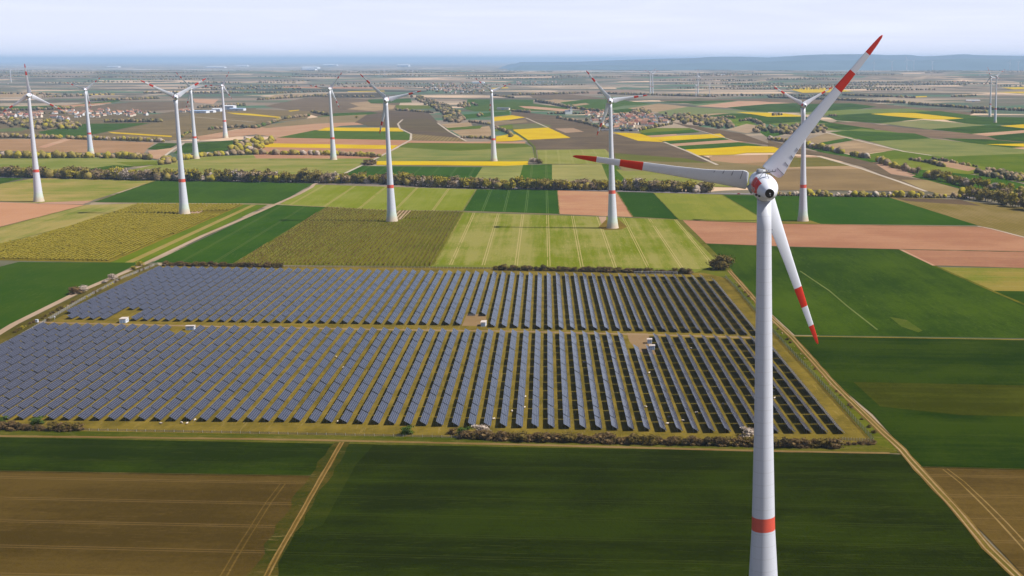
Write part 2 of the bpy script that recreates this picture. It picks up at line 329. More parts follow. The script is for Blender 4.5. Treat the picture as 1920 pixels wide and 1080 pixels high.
F('mg',[(1360,223),(1400,222),(1420,233),(1395,238),(1365,233)])
F('tan',[(1362,243),(1400,232),(1425,236),(1430,243),(1400,250)],A=(186,158,124),B=(206,178,142))
F('tg',[(1420,245),(1440,242),(1470,252),(1440,258)],A=(70,110,50),B=(82,120,54))
# right
F('brx',[(1235,187),(1440,184.5),(1590,188),(1690,199),(1830,211),(1815,217),(1665,204),(1500,194),(1385,188),(1240,190)])
F('dg',[(1440,196),(1595,193.5),(1645,200),(1600,206),(1515,210),(1440,210)])
F('mg',[(1515,211),(1595,205),(1702,203.5),(1760,210),(1640,214),(1560,216),(1490,214)],A=(122,140,76),B=(134,148,84))
F('mg',[(1445,232),(1500,228),(1560,232),(1640,243),(1600,246),(1540,244),(1470,240)],A=(120,138,70),B=(132,146,78))
F('dg',[(1547,217),(1630,212),(1740,222),(1652,231),(1570,226)])
F('mg',[(1640,213),(1760,208),(1850,220),(1780,226),(1715,214)],A=(70,106,60),B=(82,114,62))
F('dg',[(1777,226),(1850,219),(1925,220),(2200,226),(2200,240),(1880,234),(1820,233)])
F('mg',[(1650,231),(1732,224.5),(1850,235),(1745,243)],A=(134,142,80),B=(164,156,96))
F('dg',[(1535,235),(1570,227),(1640,234),(1640,246),(1570,243)])
F('mg',[(1557,248),(1615,241),(1720,250),(1640,256),(1600,262)],A=(118,134,60),B=(130,144,66))
F('brx',[(1552,229),(1615,229),(1700,240),(1815,250),(1902,262),(2200,290),(2200,300),(1902,268),(1752,259),(1627,240)],A=(140,116,90),B=(168,136,104))
F('dg',[(1745,242),(1860,234),(1920,240),(2200,250),(2200,256),(1920,245),(1822,251)])
F('pkl',[(1822,251),(1920,244),(2200,256),(2200,262),(1925,250),(1860,256)])
F('dg',[(1850,255),(1920,249),(2200,262),(2200,280),(1920,266),(1870,262)])
F('dg',[(1765,259),(1850,261),(1930,268),(2200,280),(2200,292),(1920,281),(1830,270)])
F('pkl',[(1870,279),(1920,276),(2200,286),(2200,292),(1920,282)])
F('ye',[(1632,213.5),(1677,211.5),(1715,211.8),(1807,222),(1770,224.2),(1747,224),(1665,217)])
F('ye',[(1380,210),(1415,210.8),(1440,211.5),(1472,212.5),(1514,218.5),(1440,219),(1420,215.5)])
F('ye',[(1482,167.5),(1515,164.2),(1557,165),(1600,171),(1560,173),(1505,174)])
F('ye',[(1875,236),(1920,233),(2100,236),(2100,244),(1915,240)])
F('ye',[(1847,270.5),(1920,269),(2100,272),(2100,278),(1920,275)])
F('ye',[(1862,172.5),(1930,171.5),(1990,173),(1930,175.5)]); F('ye',[(1877,164),(1960,162.5),(1960,166.5),(1900,167.5)]); F('ye',[(1702,181),(1738,180),(1738,182),(1706,183)])
F('ye',[(920,151+14),(950,163.5),(955,165),(925,166.8)])
F('dg',[(1557,247.5),(1590,245),(1715,250),(1747,260),(1630,265.5)],A=(62,96,34),B=(78,112,40))
F('lg',[(1630,265),(1747,259.5),(1920,280),(2200,300),(2200,330),(1920,292),(1765,296),(1695,284)],A=(128,138,68),B=(156,156,84))
F('tan',[(1512,262),(1552,249),(1600,259),(1530,269)],A=(166,140,100),B=(190,162,118))
F('dg',[(1530,269),(1590,258),(1604,262),(1540,273)],A=(66,104,34),B=(78,114,40))
F('tan',[(1535,275),(1602,263),(1620,265),(1677,281),(1612,290),(1585,287)],A=(170,142,104),B=(206,172,128))
F('mg',[(1615,291),(1677,281.5),(1765,294),(1920,288),(2200,320),(2200,372),(1920,342),(1850,330),(1700,306),(1632,302)],A=(90,120,42),B=(112,134,54))
F('lg',[(1632,302),(1690,297),(1770,300),(1850,313),(1845,326),(1790,327),(1710,317)],A=(120,138,56),B=(146,150,70))
F('pkl',[(1752,303),(1775,301),(1835,316),(1815,321),(1765,311)],A=(190,146,110),B=(206,166,126))
F('dg',[(1512,277),(1545,279),(1640,301),(1700,316),(1860,331),(1920,345),(2200,400),(2200,430),(1920,364),(1830,361),(1760,343),(1705,330),(1645,306),(1600,303)],A=(58,98,26),B=(82,120,36))
F('pk',[(1620,304.5),(1652,305),(1717,328),(1708,331.5),(1670,326)],A=(206,160,126),B=(214,172,138))
F('brx',[(1440,262),(1500,279),(1595,295),(1640,306),(1672,327),(1740,338),(1850,371),(1735,358),(1690,342),(1615,312),(1540,292),(1440,285)],A=(124,104,78),B=(146,122,90),ang=ROWA)
F('tan',[(1690,337),(1740,338),(1840,366),(1770,366),(1735,357)],A=(168,142,92),B=(184,158,106))
F('ol',[(1335,292),(1440,290),(1540,294),(1597,311),(1480,315),(1430,322),(1335,308)],A=(160,134,84),B=(190,150,106))
F('pk',[(1330,293),(1440,290),(1440,304),(1330,307)],A=(196,158,112),B=(206,160,120))
F('ol',[(1485,296),(1538,294),(1594,311),(1480,316)],A=(124,116,56),B=(142,128,66))
F('vt',[(1440,316),(1477,317),(1615,316),(1690,340),(1740,359),(1512,356),(1440,357)])
F('wh',[(1470,313.5),(1597,310.8),(1618,317),(1470,316)],A=(196,160,116),B=(206,172,128)); F('wh',[(1492,293),(1530,292.7),(1540,295),(1495,295)],A=(206,160,126),B=(216,172,138))
LINE('wh',[(1530,292),(1597,311),(1616,316.5),(1685,340),(1737,359)],6,name='dirt_path')
LINE('wh',[(1547,248),(1620,266),(1695,284),(1747,291.5)],7,name='dirt_path')
LINE('wh',[(1832,212.5),(1930,214.5)],14,name='road')
# left
F('brx',[(-60,215),(120,213),(290,214),(362,204),(480,203),(480,216),(330,232),(180,253),(-60,262)],A=(124,108,78),B=(150,130,94))
F('tan',[(0,242),(20,240),(60,238),(40,246),(0,247)],A=(110,122,70),B=(120,128,76))
F('tg',[(72,247),(160,232),(282,230.5),(180,251),(122,258),(75,250)],A=(62,96,50),B=(74,108,54))
F('brx',[(180,253),(285,232),(362,214),(480,205),(590,209),(575,222),(480,233),(420,247),(335,263),(200,263)],A=(138,118,78),B=(162,138,94))
F('ye',[(202,247),(322,254.5),(322,257),(212,250)]); F('ye',[(425,211),(470,213),(530,219.5),(526,221),(440,214)]); F('ye',[(540,207.5),(562,205.5),(560,207),(544,209)])
LINE('wh',[(362,219),(420,224),(480,229)],6,name='dirt_path')
F('pk',[(-60,261),(120,260.5),(290,267.5),(275,280),(270,288),(0,283),(-60,282)],A=(182,142,100),B=(200,156,114))
F('pkl',[(122,260),(135,261),(85,277),(70,276)])
F('dg',[(297,268),(337,268.5),(312,281.5),(276,279.5)]); F('dg',[(347,268.5),(457,261.5),(425,283),(325,287.5)])
F('pk',[(277,283),(332,276),(296,299),(285,297)],A=(210,166,128),B=(220,178,140)); LINE('wh',[(345,268),(325,280),(300,299)],5,name='dirt_path')
F('pk',[(369,256),(480,237),(600,219),(687,215),(725,222),(745,230),(640,236),(525,258),(480,252),(375,263)],A=(206,156,118),B=(216,172,134))
F('ol',[(480,237),(600,219),(687,215.5),(670,229),(590,232),(500,240)],A=(160,138,96),B=(176,150,110))
F('lg',[(-60,297),(0,296),(237,295),(298,301),(286,306),(250,312),(175,324),(82,318),(-60,312)],A=(136,146,66),B=(168,164,86))
F('dg',[(215,309.5),(252,312),(175,323),(147,319)])
F('lg',[(222,323),(300,307),(375,294),(480,290),(560,292),(700,294),(706,299),(637,329),(560,335),(400,335),(250,333)],A=(140,148,66),B=(180,166,92))
F('lg',[(215,304),(262,303),(300,302),(296,308),(255,312)],A=(106,128,48),B=(122,138,54))
# middle block
F('pk',[(500,268),(517,258),(771,263),(771,266),(712,297),(480,297),(470,283)],A=(200,144,106),B=(210,158,120))
F('dg',[(520,258),(590,244),(757,246),(771,251),(770,263)],A=(80,110,48),B=(92,122,54))
F('ye',[(595,245),(612,239),(750,239.5),(757,246.5)]); F('ye',[(480,275.5),(497,268.5),(747,272.5),(735,279.5)])
F('br',[(665,230),(687,215.5),(732,208),(802,210),(822,230),(867,263),(772,251),(750,241),(746,232)],A=(112,94,74),B=(130,110,86),ang=CROSS)
F('ol',[(690,236),(666,229),(735,225),(800,222),(830,236),(850,250),(800,246),(752,240)],A=(112,94,70),B=(126,108,78))
F('vt',[(772,251),(870,259),(872,266),(770,262.5)],ang=ROWA,A=(152,128,86),B=(170,148,96),rowp=9)
F('pk',[(771,263.5),(872,265.5),(985,265.5),(985,269.5),(765,267.5)],A=(206,150,112),B=(214,166,128))
F('lg',[(765,268),(985,269),(998,276),(1003,300),(1000,303),(712,303),(706,298)],A=(130,142,64),B=(164,158,82))
F('mg',[(765,268),(985,269),(996,275),(860,283),(745,276)],A=(96,118,50),B=(108,128,58))
F('ye',[(706,302),(960,302.7),(990,302),(990,309.5),(960,311),(706,309)])
F('dg',[(677,311),(905,313),(888,340),(700,340),(637,329)],C=(110,130,70),tram=.6,period=30,A=(54,92,40),B=(66,106,46))
F('lg',[(905,312.5),(981,309.5),(972,341),(886,341)],A=(140,146,70),B=(168,166,90))
F('dg',[(981,309),(1035,308.3),(1035,342),(972,341)],A=(62,100,40),B=(78,116,46),tram=.7)
F('lg',[(1035,308.3),(1128,308),(1143,344),(1035,342)],A=(160,156,84),B=(184,172,100),tram=0)
F('dg',[(1128,308),(1155,307.5),(1182,347),(1143,344)],A=(72,106,26),B=(86,120,34))
F('lg',[(1155,318),(1440,322),(1440,352),(1183,347)],A=(146,150,70),B=(170,160,90),tram=0)
F('brx',[(1152,300),(1320,300),(1440,312),(1440,323),(1167,320)],A=(150,132,84),B=(168,146,98),ang=CROSS)
F('br',[(960,208),(1045,217),(1095,230),(1135,240),(1150,251),(1242,265.5),(1285,281),(1330,296),(1335,304),(1155,300),(1135,282),(1005,281),(990,262),(970,240),(955,225)],ang=CROSS,A=(116,98,76),B=(142,120,92))
F('ol',[(1152,287),(1285,297),(1330,306),(1155,300)],A=(114,116,48),B=(130,130,60))
F('mg',[(960,233),(1010,231),(1035,236),(1028,240),(960,243)],A=(120,122,70),B=(136,132,80))
F('tan',[(1040,241),(1075,240),(1095,247),(1060,249)],A=(190,156,122),B=(200,166,132))
F('lg',[(1007,281),(1135,279.5),(1143,288),(1143,307.5),(1017,307.5),(1009,300)],A=(150,152,72),B=(168,164,86),tram=.5,ang=ROWA)
F('ye',[(962,243),(1028,239),(1070,258.5),(987,262.3),(966,248)]); F('ye',[(925,219.5),(960,216),(985,220),(960,224),(925,227.5)]); F('ye',[(930,256),(955,251.5),(968,252),(983,262),(960,264.5),(930,265.5)])
F('tan',[(925,229),(985,224),(990,229),(925,236)],A=(150,128,92),B=(166,142,104)); F('mg',[(925,238),(960,233),(962,242),(925,247)],A=(106,128,50),B=(118,138,56)); 
F('mg',[(1190,240),(1292,240),(1312,247),(1210,254.5)],A=(112,132,66),B=(124,142,72)); F('dg',[(1195,250),(1300,243),(1312,247.5),(1210,254.5)],A=(66,104,46),B=(76,114,50))
F('br',[(1260,229),(1390,250),(1450,272),(1362,261),(1300,241)],A=(120,98,74),B=(138,114,86),ang=ROWA)
F('tan',[(1210,254.5),(1268,251),(1270,255),(1215,258)],A=(206,160,126),B=(216,172,136))
F('ye',[(1149,248.5),(1175,249),(1200,250.5),(1222,257.5),(1245,266.5),(1197,264),(1172,256)]); F('ye',[(1218,258),(1267,254.5),(1350,250.5),(1360,257.5),(1243,264.5)])
F('dg',[(1243,265),(1360,258),(1366,261.5),(1256,269.5)],A=(66,104,36),B=(78,116,42)); F('pk',[(1255,270),(1366,262),(1402,266.5),(1268,274)],A=(206,160,122),B=(216,172,134))
F('dg',[(1267,274),(1385,266.5),(1430,272.5),(1284,280.5)],A=(64,102,36),B=(76,114,42)); F('ye',[(1282,280.5),(1335,278),(1400,273.5),(1450,275),(1462,279),(1454,286),(1400,286.5),(1376,290),(1308,291.5)])
for l,wd in (([(755,224),(746,232),(750,241),(771,251),(770,262),(736,281),(705,297),(634,331)],5),([(820,230),(843,247),(875,265)],5),([(986,221),(1027,239)],5),([(1296,240),(1385,266)],4),([(1245,266),(1290,284),(1345,309)],6)): LINE('wh',l,wd,name='dirt_path')
LINE('vg',[(964,246),(988,262),(1002,275),(1005,300)],5,A=(104,112,44),B=(120,124,54))
# rows behind the near turbines
zc[0]=.03
F('dg',[(-300,340),(0,329),(60,330),(0,345),(-300,362)]); F('lg',[(-300,362),(0,345),(82,331),(297,337),(175,375),(160,380),(85,381),(0,378),(-300,392)],A=(140,148,60),B=(196,168,96))
F('dg',[(297,337),(480,341),(588,344),(520,383),(480,382),(332,381),(175,379)],A=(58,94,40),B=(72,108,46),tram=0)
F('lgr',[(592,346),(892,355),(867,395),(722,394),(524,383)],A=(132,150,56),B=(156,160,72),tram=.85,period=46,ang=ROWA,C=(190,172,104))
F('dg',[(894,355),(1045,356.5),(1049,401),(868,395)],A=(50,90,28),B=(60,100,34),tram=.75,period=26,C=(110,136,70))
F('pk',[(1045,357),(1157,360),(1187,407),(1049,401)],A=(202,142,106),B=(220,168,122)); F('dg',[(1157,360),(1225,361.5),(1273,411.5),(1187,407)],A=(48,86,20),B=(56,94,24),tram=0)
F('lg',[(1225,361.5),(1355,365),(1445,417),(1273,412)],A=(140,146,56),B=(160,158,70),tram=0,ang=ROWA); F('dg',[(1355,365),(1667,370),(1833,422.5),(1540,420),(1443,417)],A=(52,92,22),B=(68,104,32),tram=0,ang=ROWA)
F('ol',[(1667,370),(1760,372),(1820,378),(2200,420),(2200,520),(1920,445),(1833,422.5)],A=(150,128,72),B=(172,146,90),ang=ROWA); F('br',[(1680,371.5),(1800,374),(1840,386),(1700,377)],A=(120,98,74),B=(134,110,84))
F('pk',[(-300,395),(0,379),(82,382),(160,384),(0,425),(-300,460)],A=(216,156,114),B=(224,166,124)); F('lg',[(-300,460),(0,426),(160,384),(256,381.5),(220,395),(137,422),(62,446),(0,458),(-300,502)],A=(132,144,58),B=(186,166,92),streak=.8,ang=ROWA)
F('mg',[(457,383),(502,384),(272,493),(205,492)],A=(98,126,34),B=(118,140,46),ang=ROWA); F('tan',[(471,384),(481,384),(250,492),(234,492)],A=(170,150,80),B=(182,160,92))
F('ol',[(-300,500),(0,457),(62,445),(137,422),(220,395),(257,382),(457,383),(205,492),(0,488),(-300,530)],A=(128,112,34),B=(150,132,48),rows=0,ang=ROWA)
F('dg',[(-300,532),(0,500),(35,491),(262,492.5),(150,548),(27,608),(-300,760)],A=(56,92,24),B=(72,102,34),tram=0)
F('dg',[(517,384),(612,388.5),(436,494),(285,492)],A=(52,92,26),B=(66,104,32),tram=.5,period=30)
F('ol',[(612,388),(722,394),(870,397),(812,501),(435,496)],A=(108,108,24),B=(130,124,36),rows=0,ang=ROWA)
F('lgr',[(870,398),(1122,406),(1272,412),(1352,496),(1330,509),(960,502),(812,500)],A=(126,144,50),B=(172,164,84),period=29,width=.42,streak=1.1,tram=.75)
F('mg',[(812,496),(960,498),(1335,505),(1320,511),(960,505),(800,503)],A=(124,136,48),B=(150,146,66))
F('pk',[(1280,412.5),(1417,417),(1540,420),(1845,425),(1920,446),(2010,471.5),(1920,471),(1687,467),(1480,462),(1318,456)],A=(190,132,98),B=(208,152,114))
F('vg',[(1450,414.5),(1520,413.5),(1540,420),(1450,420)],A=(130,118,50),B=(150,134,66))
F('pk',[(1690,468),(1920,471.5),(2300,483),(2300,508),(1920,502.5),(1750,497.5)],A=(180,124,94),B=(200,144,108)); F('lg',[(1762,501),(1920,503),(2300,510),(2300,552),(1860,545)],A=(128,138,46),B=(172,150,80))
F('dgn',[(1860,545),(2300,552),(2300,645),(2040,635),(1920,576)],A=(50,80,10),B=(60,90,16)); F('dgr',[(1320,456.5),(1480,463),(1685,467.5),(1752,498),(1860,545),(1920,576),(2040,635),(1920,634),(1490,628),(1412,556),(1365,505)])
LINE('vg',[(1274,412),(1318,456),(1368,508)],6,A=(110,110,40),B=(130,124,56)); LINE('tr',[(1500,508),(1555,545),(1590,575),(1645,618)],1.3,A=(120,130,70),B=(130,140,76),name='wheel_track')
F('yg',[(1668,594),(1700,600),(1730,620),(1722,623),(1690,612)],A=(78,104,34),B=(104,112,46),name='bare_patch')
LINE('pkl',[(1687,467),(1752,498)],3,name='field_edge')
LINE('vg',[(1752,498),(1860,545),(1990,600)],3,A=(90,100,20),B=(130,120,40))
# near ground
F('dgn',[(-300,816),(0,819),(629,829),(588,891),(0,882),(-300,880)])
F('bnn',[(-500,880),(0,882.5),(587,891.5),(532,995),(486,1080),(380,1320),(-500,1320)],A=(86,68,28),B=(108,86,42))
F('dgn',[(641,829),(960,835),(1440,847),(1650,850),(1690,852),(1742,906),(1842,1015),(1905,1080),(2100,1320),(390,1320),(500,1080),(546,997)],A=(36,48,2),B=(50,66,6))
F('dgn',[(1490,631),(1920,637),(2300,645),(2300,890),(1920,879),(1727,874),(1717,868),(1637,777),(1553,707)],A=(38,62,4),B=(58,80,12))
F('dgn',[(1600,716),(1900,722),(2300,730),(2300,790),(1800,778),(1650,762)],A=(64,72,6),B=(84,88,18),streak=.9)
F('bnn',[(1727,875),(1920,880),(2300,889),(2300,1400),(2080,1250),(1917,1076),(1850,1006),(1766,922)],A=(96,76,38),B=(118,94,50))
LINE('trx',[(1768,880),(1800,905),(1842,946),(1880,986),(1925,1036)],.7,jit=.3,name='wheel_rut'); LINE('trx',[(1776,879),(1808,903),(1852,944),(1892,984),(1940,1036)],.7,jit=.3,name='wheel_rut')
for o_ in(-1.1,1.1): LINE('trx',[(531,906),(505,940),(480,979),(448,1030),(418,1082),(395,1130)],.6,jit=.3,off=o_,A=(112,88,44),B=(134,106,58),name='wheel_rut')
F('dgn',[(650,833),(700,835),(668,870),(605,985),(560,1000),(590,930)],A=(44,60,12),B=(62,74,18),streak=.9)
# solar site ground and its verges
F('vg',[(-300,792),(0,798),(1640,826),(1690,850),(1440,846),(960,838),(0,820),(-300,815)],A=(84,92,18),B=(122,114,46))
F('vg',[(1335,500),(1372,507),(1440,592),(1500,650),(1660,812),(1692,848),(1640,832),(1440,612),(1360,520),(1300,512)],A=(84,96,20),B=(120,122,40))
F('dry',[(262,497),(960,502),(1322,512),(1363,522),(1447,620),(1532,712),(1640,832),(870,820),(0,806),(-300,800),(-300,740),(0,640)])
F('vg',[(-300,720),(0,625),(262,495),(300,497),(0,652),(-300,790)],A=(96,88,34),B=(130,112,56),ang=ROWA)
F('pkl',[(840+335,624),(1215,625),(1230,665),(1195,659),(1180,640)],A=(166,134,94),B=(176,144,104),name='gravel_yard'); F('pkl',[(876,588),(912,590),(912,611),(866,611)],A=(166,134,90),B=(180,146,104),name='gravel_yard')
LINE('tr',[(68,603),(100,605),(400,612),(720,618),(960,621),(1200,627),(1412,633)],4.2,A=(168,138,96),B=(182,152,112),name='gravel_track')
LINE('wh',[(-60,660),(27,607),(150,546),(272,494),(380,442),(480,399.5),(517,383),(560,364),(584,351),(588,346),(603,340)],5.5,A=(200,170,138),B=(214,186,156),name='farm_road')
LINE('wh',[(160,380.5),(332,381),(480,382),(520,383)],4,A=(206,176,140),B=(216,188,152),name='farm_road'); LINE('tr',[(480,382),(610,387.5),(722,394.3),(867,396),(960,399),(1182,406.5),(1272,411.8)],2.6,name='farm_track')
LINE('vg',[(1272,411.8),(1417,417),(1440,418)],2,A=(150,140,70),B=(170,150,90)); LINE('wh',[(1833,424),(1860,429),(1960,455)],3,name='farm_track')
LINE('trx',[(-200,814),(0,817.5),(480,823),(635,826),(960,833),(1440,845.5),(1668,849.5)],2.6,jit=.25,A=(140,108,56),B=(168,134,82))
LINE('tr',[(1367,507),(1414,560),(1440,590),(1485,632),(1565,722),(1657,812),(1690,842),(1712,868),(1790,952),(1852,1027),(1920,1092),(2000,1180)],4.6,jit=.16,A=(132,106,56),B=(160,128,76))
LINE('vg',[(1414,560),(1440,590),(1485,632),(1565,722),(1657,812),(1690,842),(1712,868),(1790,952),(1852,1027),(1920,1092),(2000,1180)],1.3,jit=.5,A=(116,104,44),B=(140,118,58),name='track_grass_strip')
LINE('tr',[(1485,630),(1700,633),(1920,637),(2200,643)],2.6,jit=.3,A=(140,124,56),B=(164,140,76))
LINE('vg',[(641,829),(590,905),(535,1000),(480,1100),(430,1200)],9,jit=.3,A=(66,70,14),B=(104,88,36)); LINE('tr',[(641,829),(600,900),(546,996),(520,1040),(490,1100),(440,1200)],2.3,jit=.3,A=(106,84,38),B=(134,104,52))
F('pkl',[(745,394.5),(771,394.5),(754,411),(742,412)],A=(196,160,126),B=(214,182,150),name='crane_pad'); F('pkl',[(357,393),(382,383),(403,383),(372,400),(358,400)],A=(196,160,126),B=(214,182,150),name='crane_pad')
F('pkl',[(88,379),(175,376),(155,383),(68,382)],A=(206,156,124),B=(214,172,144),name='crane_pad'); F('pkl',[(1122,406),(1137,406),(1136,421),(1128,419)],A=(206,166,130),B=(214,178,144),name='crane_pad')
F('vg',[(1136,412),(1160,411),(1176,425),(1166,430),(1135,431),(1122,426)],A=(130,106,44),B=(150,124,58),name='grass_verge')
F('pk',[(616,295),(645,293),(640,301),(612,303)],A=(180,150,104),B=(196,164,120),name='crane_pad')
TRK_=[(1367,507),(1414,560),(1440,590),(1485,632),(1565,722),(1657,812),(1690,842),(1712,868),(1790,952),(1852,1027),(1920,1092),(2000,1180)]
for o_ in(-1.1,1.1): LINE('tr',TRK_,.75,jit=.35,off=o_,A=(186,150,100),B=(206,174,126),name='wheel_rut')
for o_ in(-.8,.8): LINE('trx',[(-200,814),(0,817.5),(480,823),(635,826),(960,833),(1440,845.5),(1668,849.5)],.6,jit=.4,off=o_,A=(170,136,84),B=(188,154,102),name='wheel_rut'); LINE('tr',[(641,829),(600,900),(546,996),(520,1040),(490,1100),(440,1200)],.6,jit=.4,off=o_,A=(150,118,64),B=(172,138,84),name='wheel_rut')
for e_,w_,a_,b_ in(([(-200,882),(0,883),(587,892)],1.0,(70,72,20),(104,90,44)),([(1727,875),(1920,880),(2200,887)],1.0,(84,84,28),(120,104,54)),([(1280,413),(1417,417.5),(1540,420.5),(1845,426)],1.6,(120,118,46),(150,128,70)),([(1318,456),(1480,463),(1687,467.5),(1920,472)],1.3,(96,104,34),(140,120,66)),([(812,500),(870,397)],1.6,(140,138,60),(170,152,84)),([(1045,357),(1049,401)],1.0,(120,120,54),(160,140,80)),([(1157,360),(1187,407)],1.2,(110,116,44),(150,134,72)),([(1225,361),(1273,412)],1.2,(110,120,40),(140,136,60)),([(1355,365),(1443,417)],1.0,(104,116,36),(130,130,54)),([(894,355),(868,396)],1.0,(110,120,44),(140,136,60)),([(297,337),(175,379)],1.3,(110,116,40),(160,140,76)),([(0,426),(160,384)],1.5,(130,124,54),(180,146,92)),([(435,496),(612,388)],1.6,(110,112,34),(134,124,52)),([(0,457),(137,422),(257,382)],1.6,(120,124,40),(150,136,60)),([(1750,497.5),(1920,502.5),(2200,507)],1.2,(110,112,44),(150,124,70)),([(205,492),(457,383)],1.6,(150,130,40),(176,150,60))):
    LINE('vg',e_,w_,jit=.7,A=a_,B=b_,name='grass_margin')
# highway behind the hedge
LINE('hw',[(-60,331),(250,335),(600,341),(960,353),(1335,362.5),(1600,366),(1815,370),(1960,375)],15,name='highway')
# ------------------------------------------------------------------ wind turbines
M_WH=plain('turbine_white',(.60,.61,.65,1),.45,var=.05,scale=.35); M_RED=plain('signal_red',(.55,.025,.010,1),.4,var=.08); M_BLK=plain('vent_black',(.006,.006,.007,1),.35)
M_GR=plain('collar_grey',(.30,.31,.33,1),.6); M_LINE=plain('seam_dark',(.10,.10,.12,1),.7); M_BAND=plain('band_red',(.52,.07,.04,1),.5,var=.12,scale=.8); M_CREAM=plain('letter_white',(.5,.42,.38,1),.5)
def towermat():
    m,n,b=newmat('tower_paint'); N=n.nodes;K=n.links.new; b.inputs['Roughness'].default_value=.5
    t=N.new('ShaderNodeTexCoord'); s=N.new('ShaderNodeSeparateXYZ'); K(t.outputs['Object'],s.inputs[0])
    z=N.new('ShaderNodeTexNoise'); z.inputs['Scale'].default_value=.5; z.inputs['Detail'].default_value=6; K(t.outputs['Object'],z.inputs['Vector'])
    a=N.new('ShaderNodeMath'); a.operation='MULTIPLY_ADD'; K(z.outputs[0],a.inputs[0]); a.inputs[1].default_value=9; K(s.outputs[2],a.inputs[2])
    r=N.new('ShaderNodeValToRGB'); mr=N.new('ShaderNodeMapRange'); mr.inputs[1].default_value=3; mr.inputs[2].default_value=20; K(a.outputs[0],mr.inputs[0]); K(mr.outputs[0],r.inputs[0])
    E=r.color_ramp.elements; E[0].position=0; E[0].color=(.52,.36,.22,1); E[1].position=.95; E[1].color=(.52,.53,.58,1)
    for p,c in((.3,(.50,.42,.30,1)),(.55,(.46,.52,.42,1)),(.8,(.50,.55,.53,1))): e=E.new(p); e.color=c
    f=N.new('ShaderNodeMath'); f.operation='FRACT'; d=N.new('ShaderNodeMath'); d.operation='DIVIDE'; d.inputs[1].default_value=3.8; K(s.outputs[2],d.inputs[0]); K(d.outputs[0],f.inputs[0])
    g=N.new('ShaderNodeMath'); g.operation='LESS_THAN'; g.inputs[1].default_value=.06; K(f.outputs[0],g.inputs[0])
    g2=N.new('ShaderNodeMath'); g2.operation='MULTIPLY'; g2.inputs[1].default_value=.24; K(g.outputs[0],g2.inputs[0])
    # faint run-off streaks
    mp=N.new('ShaderNodeMapping'); mp.inputs['Scale'].default_value=(1.6,1.6,.05); K(t.outputs['Object'],mp.inputs[0]); z2=N.new('ShaderNodeTexNoise'); z2.inputs['Scale'].default_value=1.2; z2.inputs['Detail'].default_value=4; K(mp.outputs[0],z2.inputs['Vector'])
    g3=N.new('ShaderNodeMath'); g3.operation='MULTIPLY_ADD'; g3.inputs[1].default_value=.34; K(z2.outputs[0],g3.inputs[0]); K(g2.outputs[0],g3.inputs[2])
    x=N.new('ShaderNodeMix'); x.data_type='RGBA'; K(g3.outputs[0],x.inputs['Factor']); K(r.outputs[0],x.inputs['A']); x.inputs['B'].default_value=(.33,.32,.31,1); K(x.outputs['Result'],b.inputs['Base Color']); return m
M_TW=towermat()
def tower_mesh(hub,top,prof,nm='tower',bz=38.0,bh=3.8):
    b=MB(); zs=sorted(set([0,.6,2,4,6,8,10,14,20,28,bz,bz+bh,55,75,90,110,130,top]+[top-8])); zs=[z for z in zs if z<=top]
    rr=[]
    for z in zs:
        d=np.interp(z,[p[0] for p in prof],[p[1] for p in prof])/2; rr.append([(d*math.cos(t*2*math.pi/40),d*math.sin(t*2*math.pi/40),z) for t in range(40)])
    b.rings(rr,mf=lambda k:1 if abs(zs[k]-bz)<.1 else 0)
    me=b.me(nm,[M_TW,M_BAND],True); return me
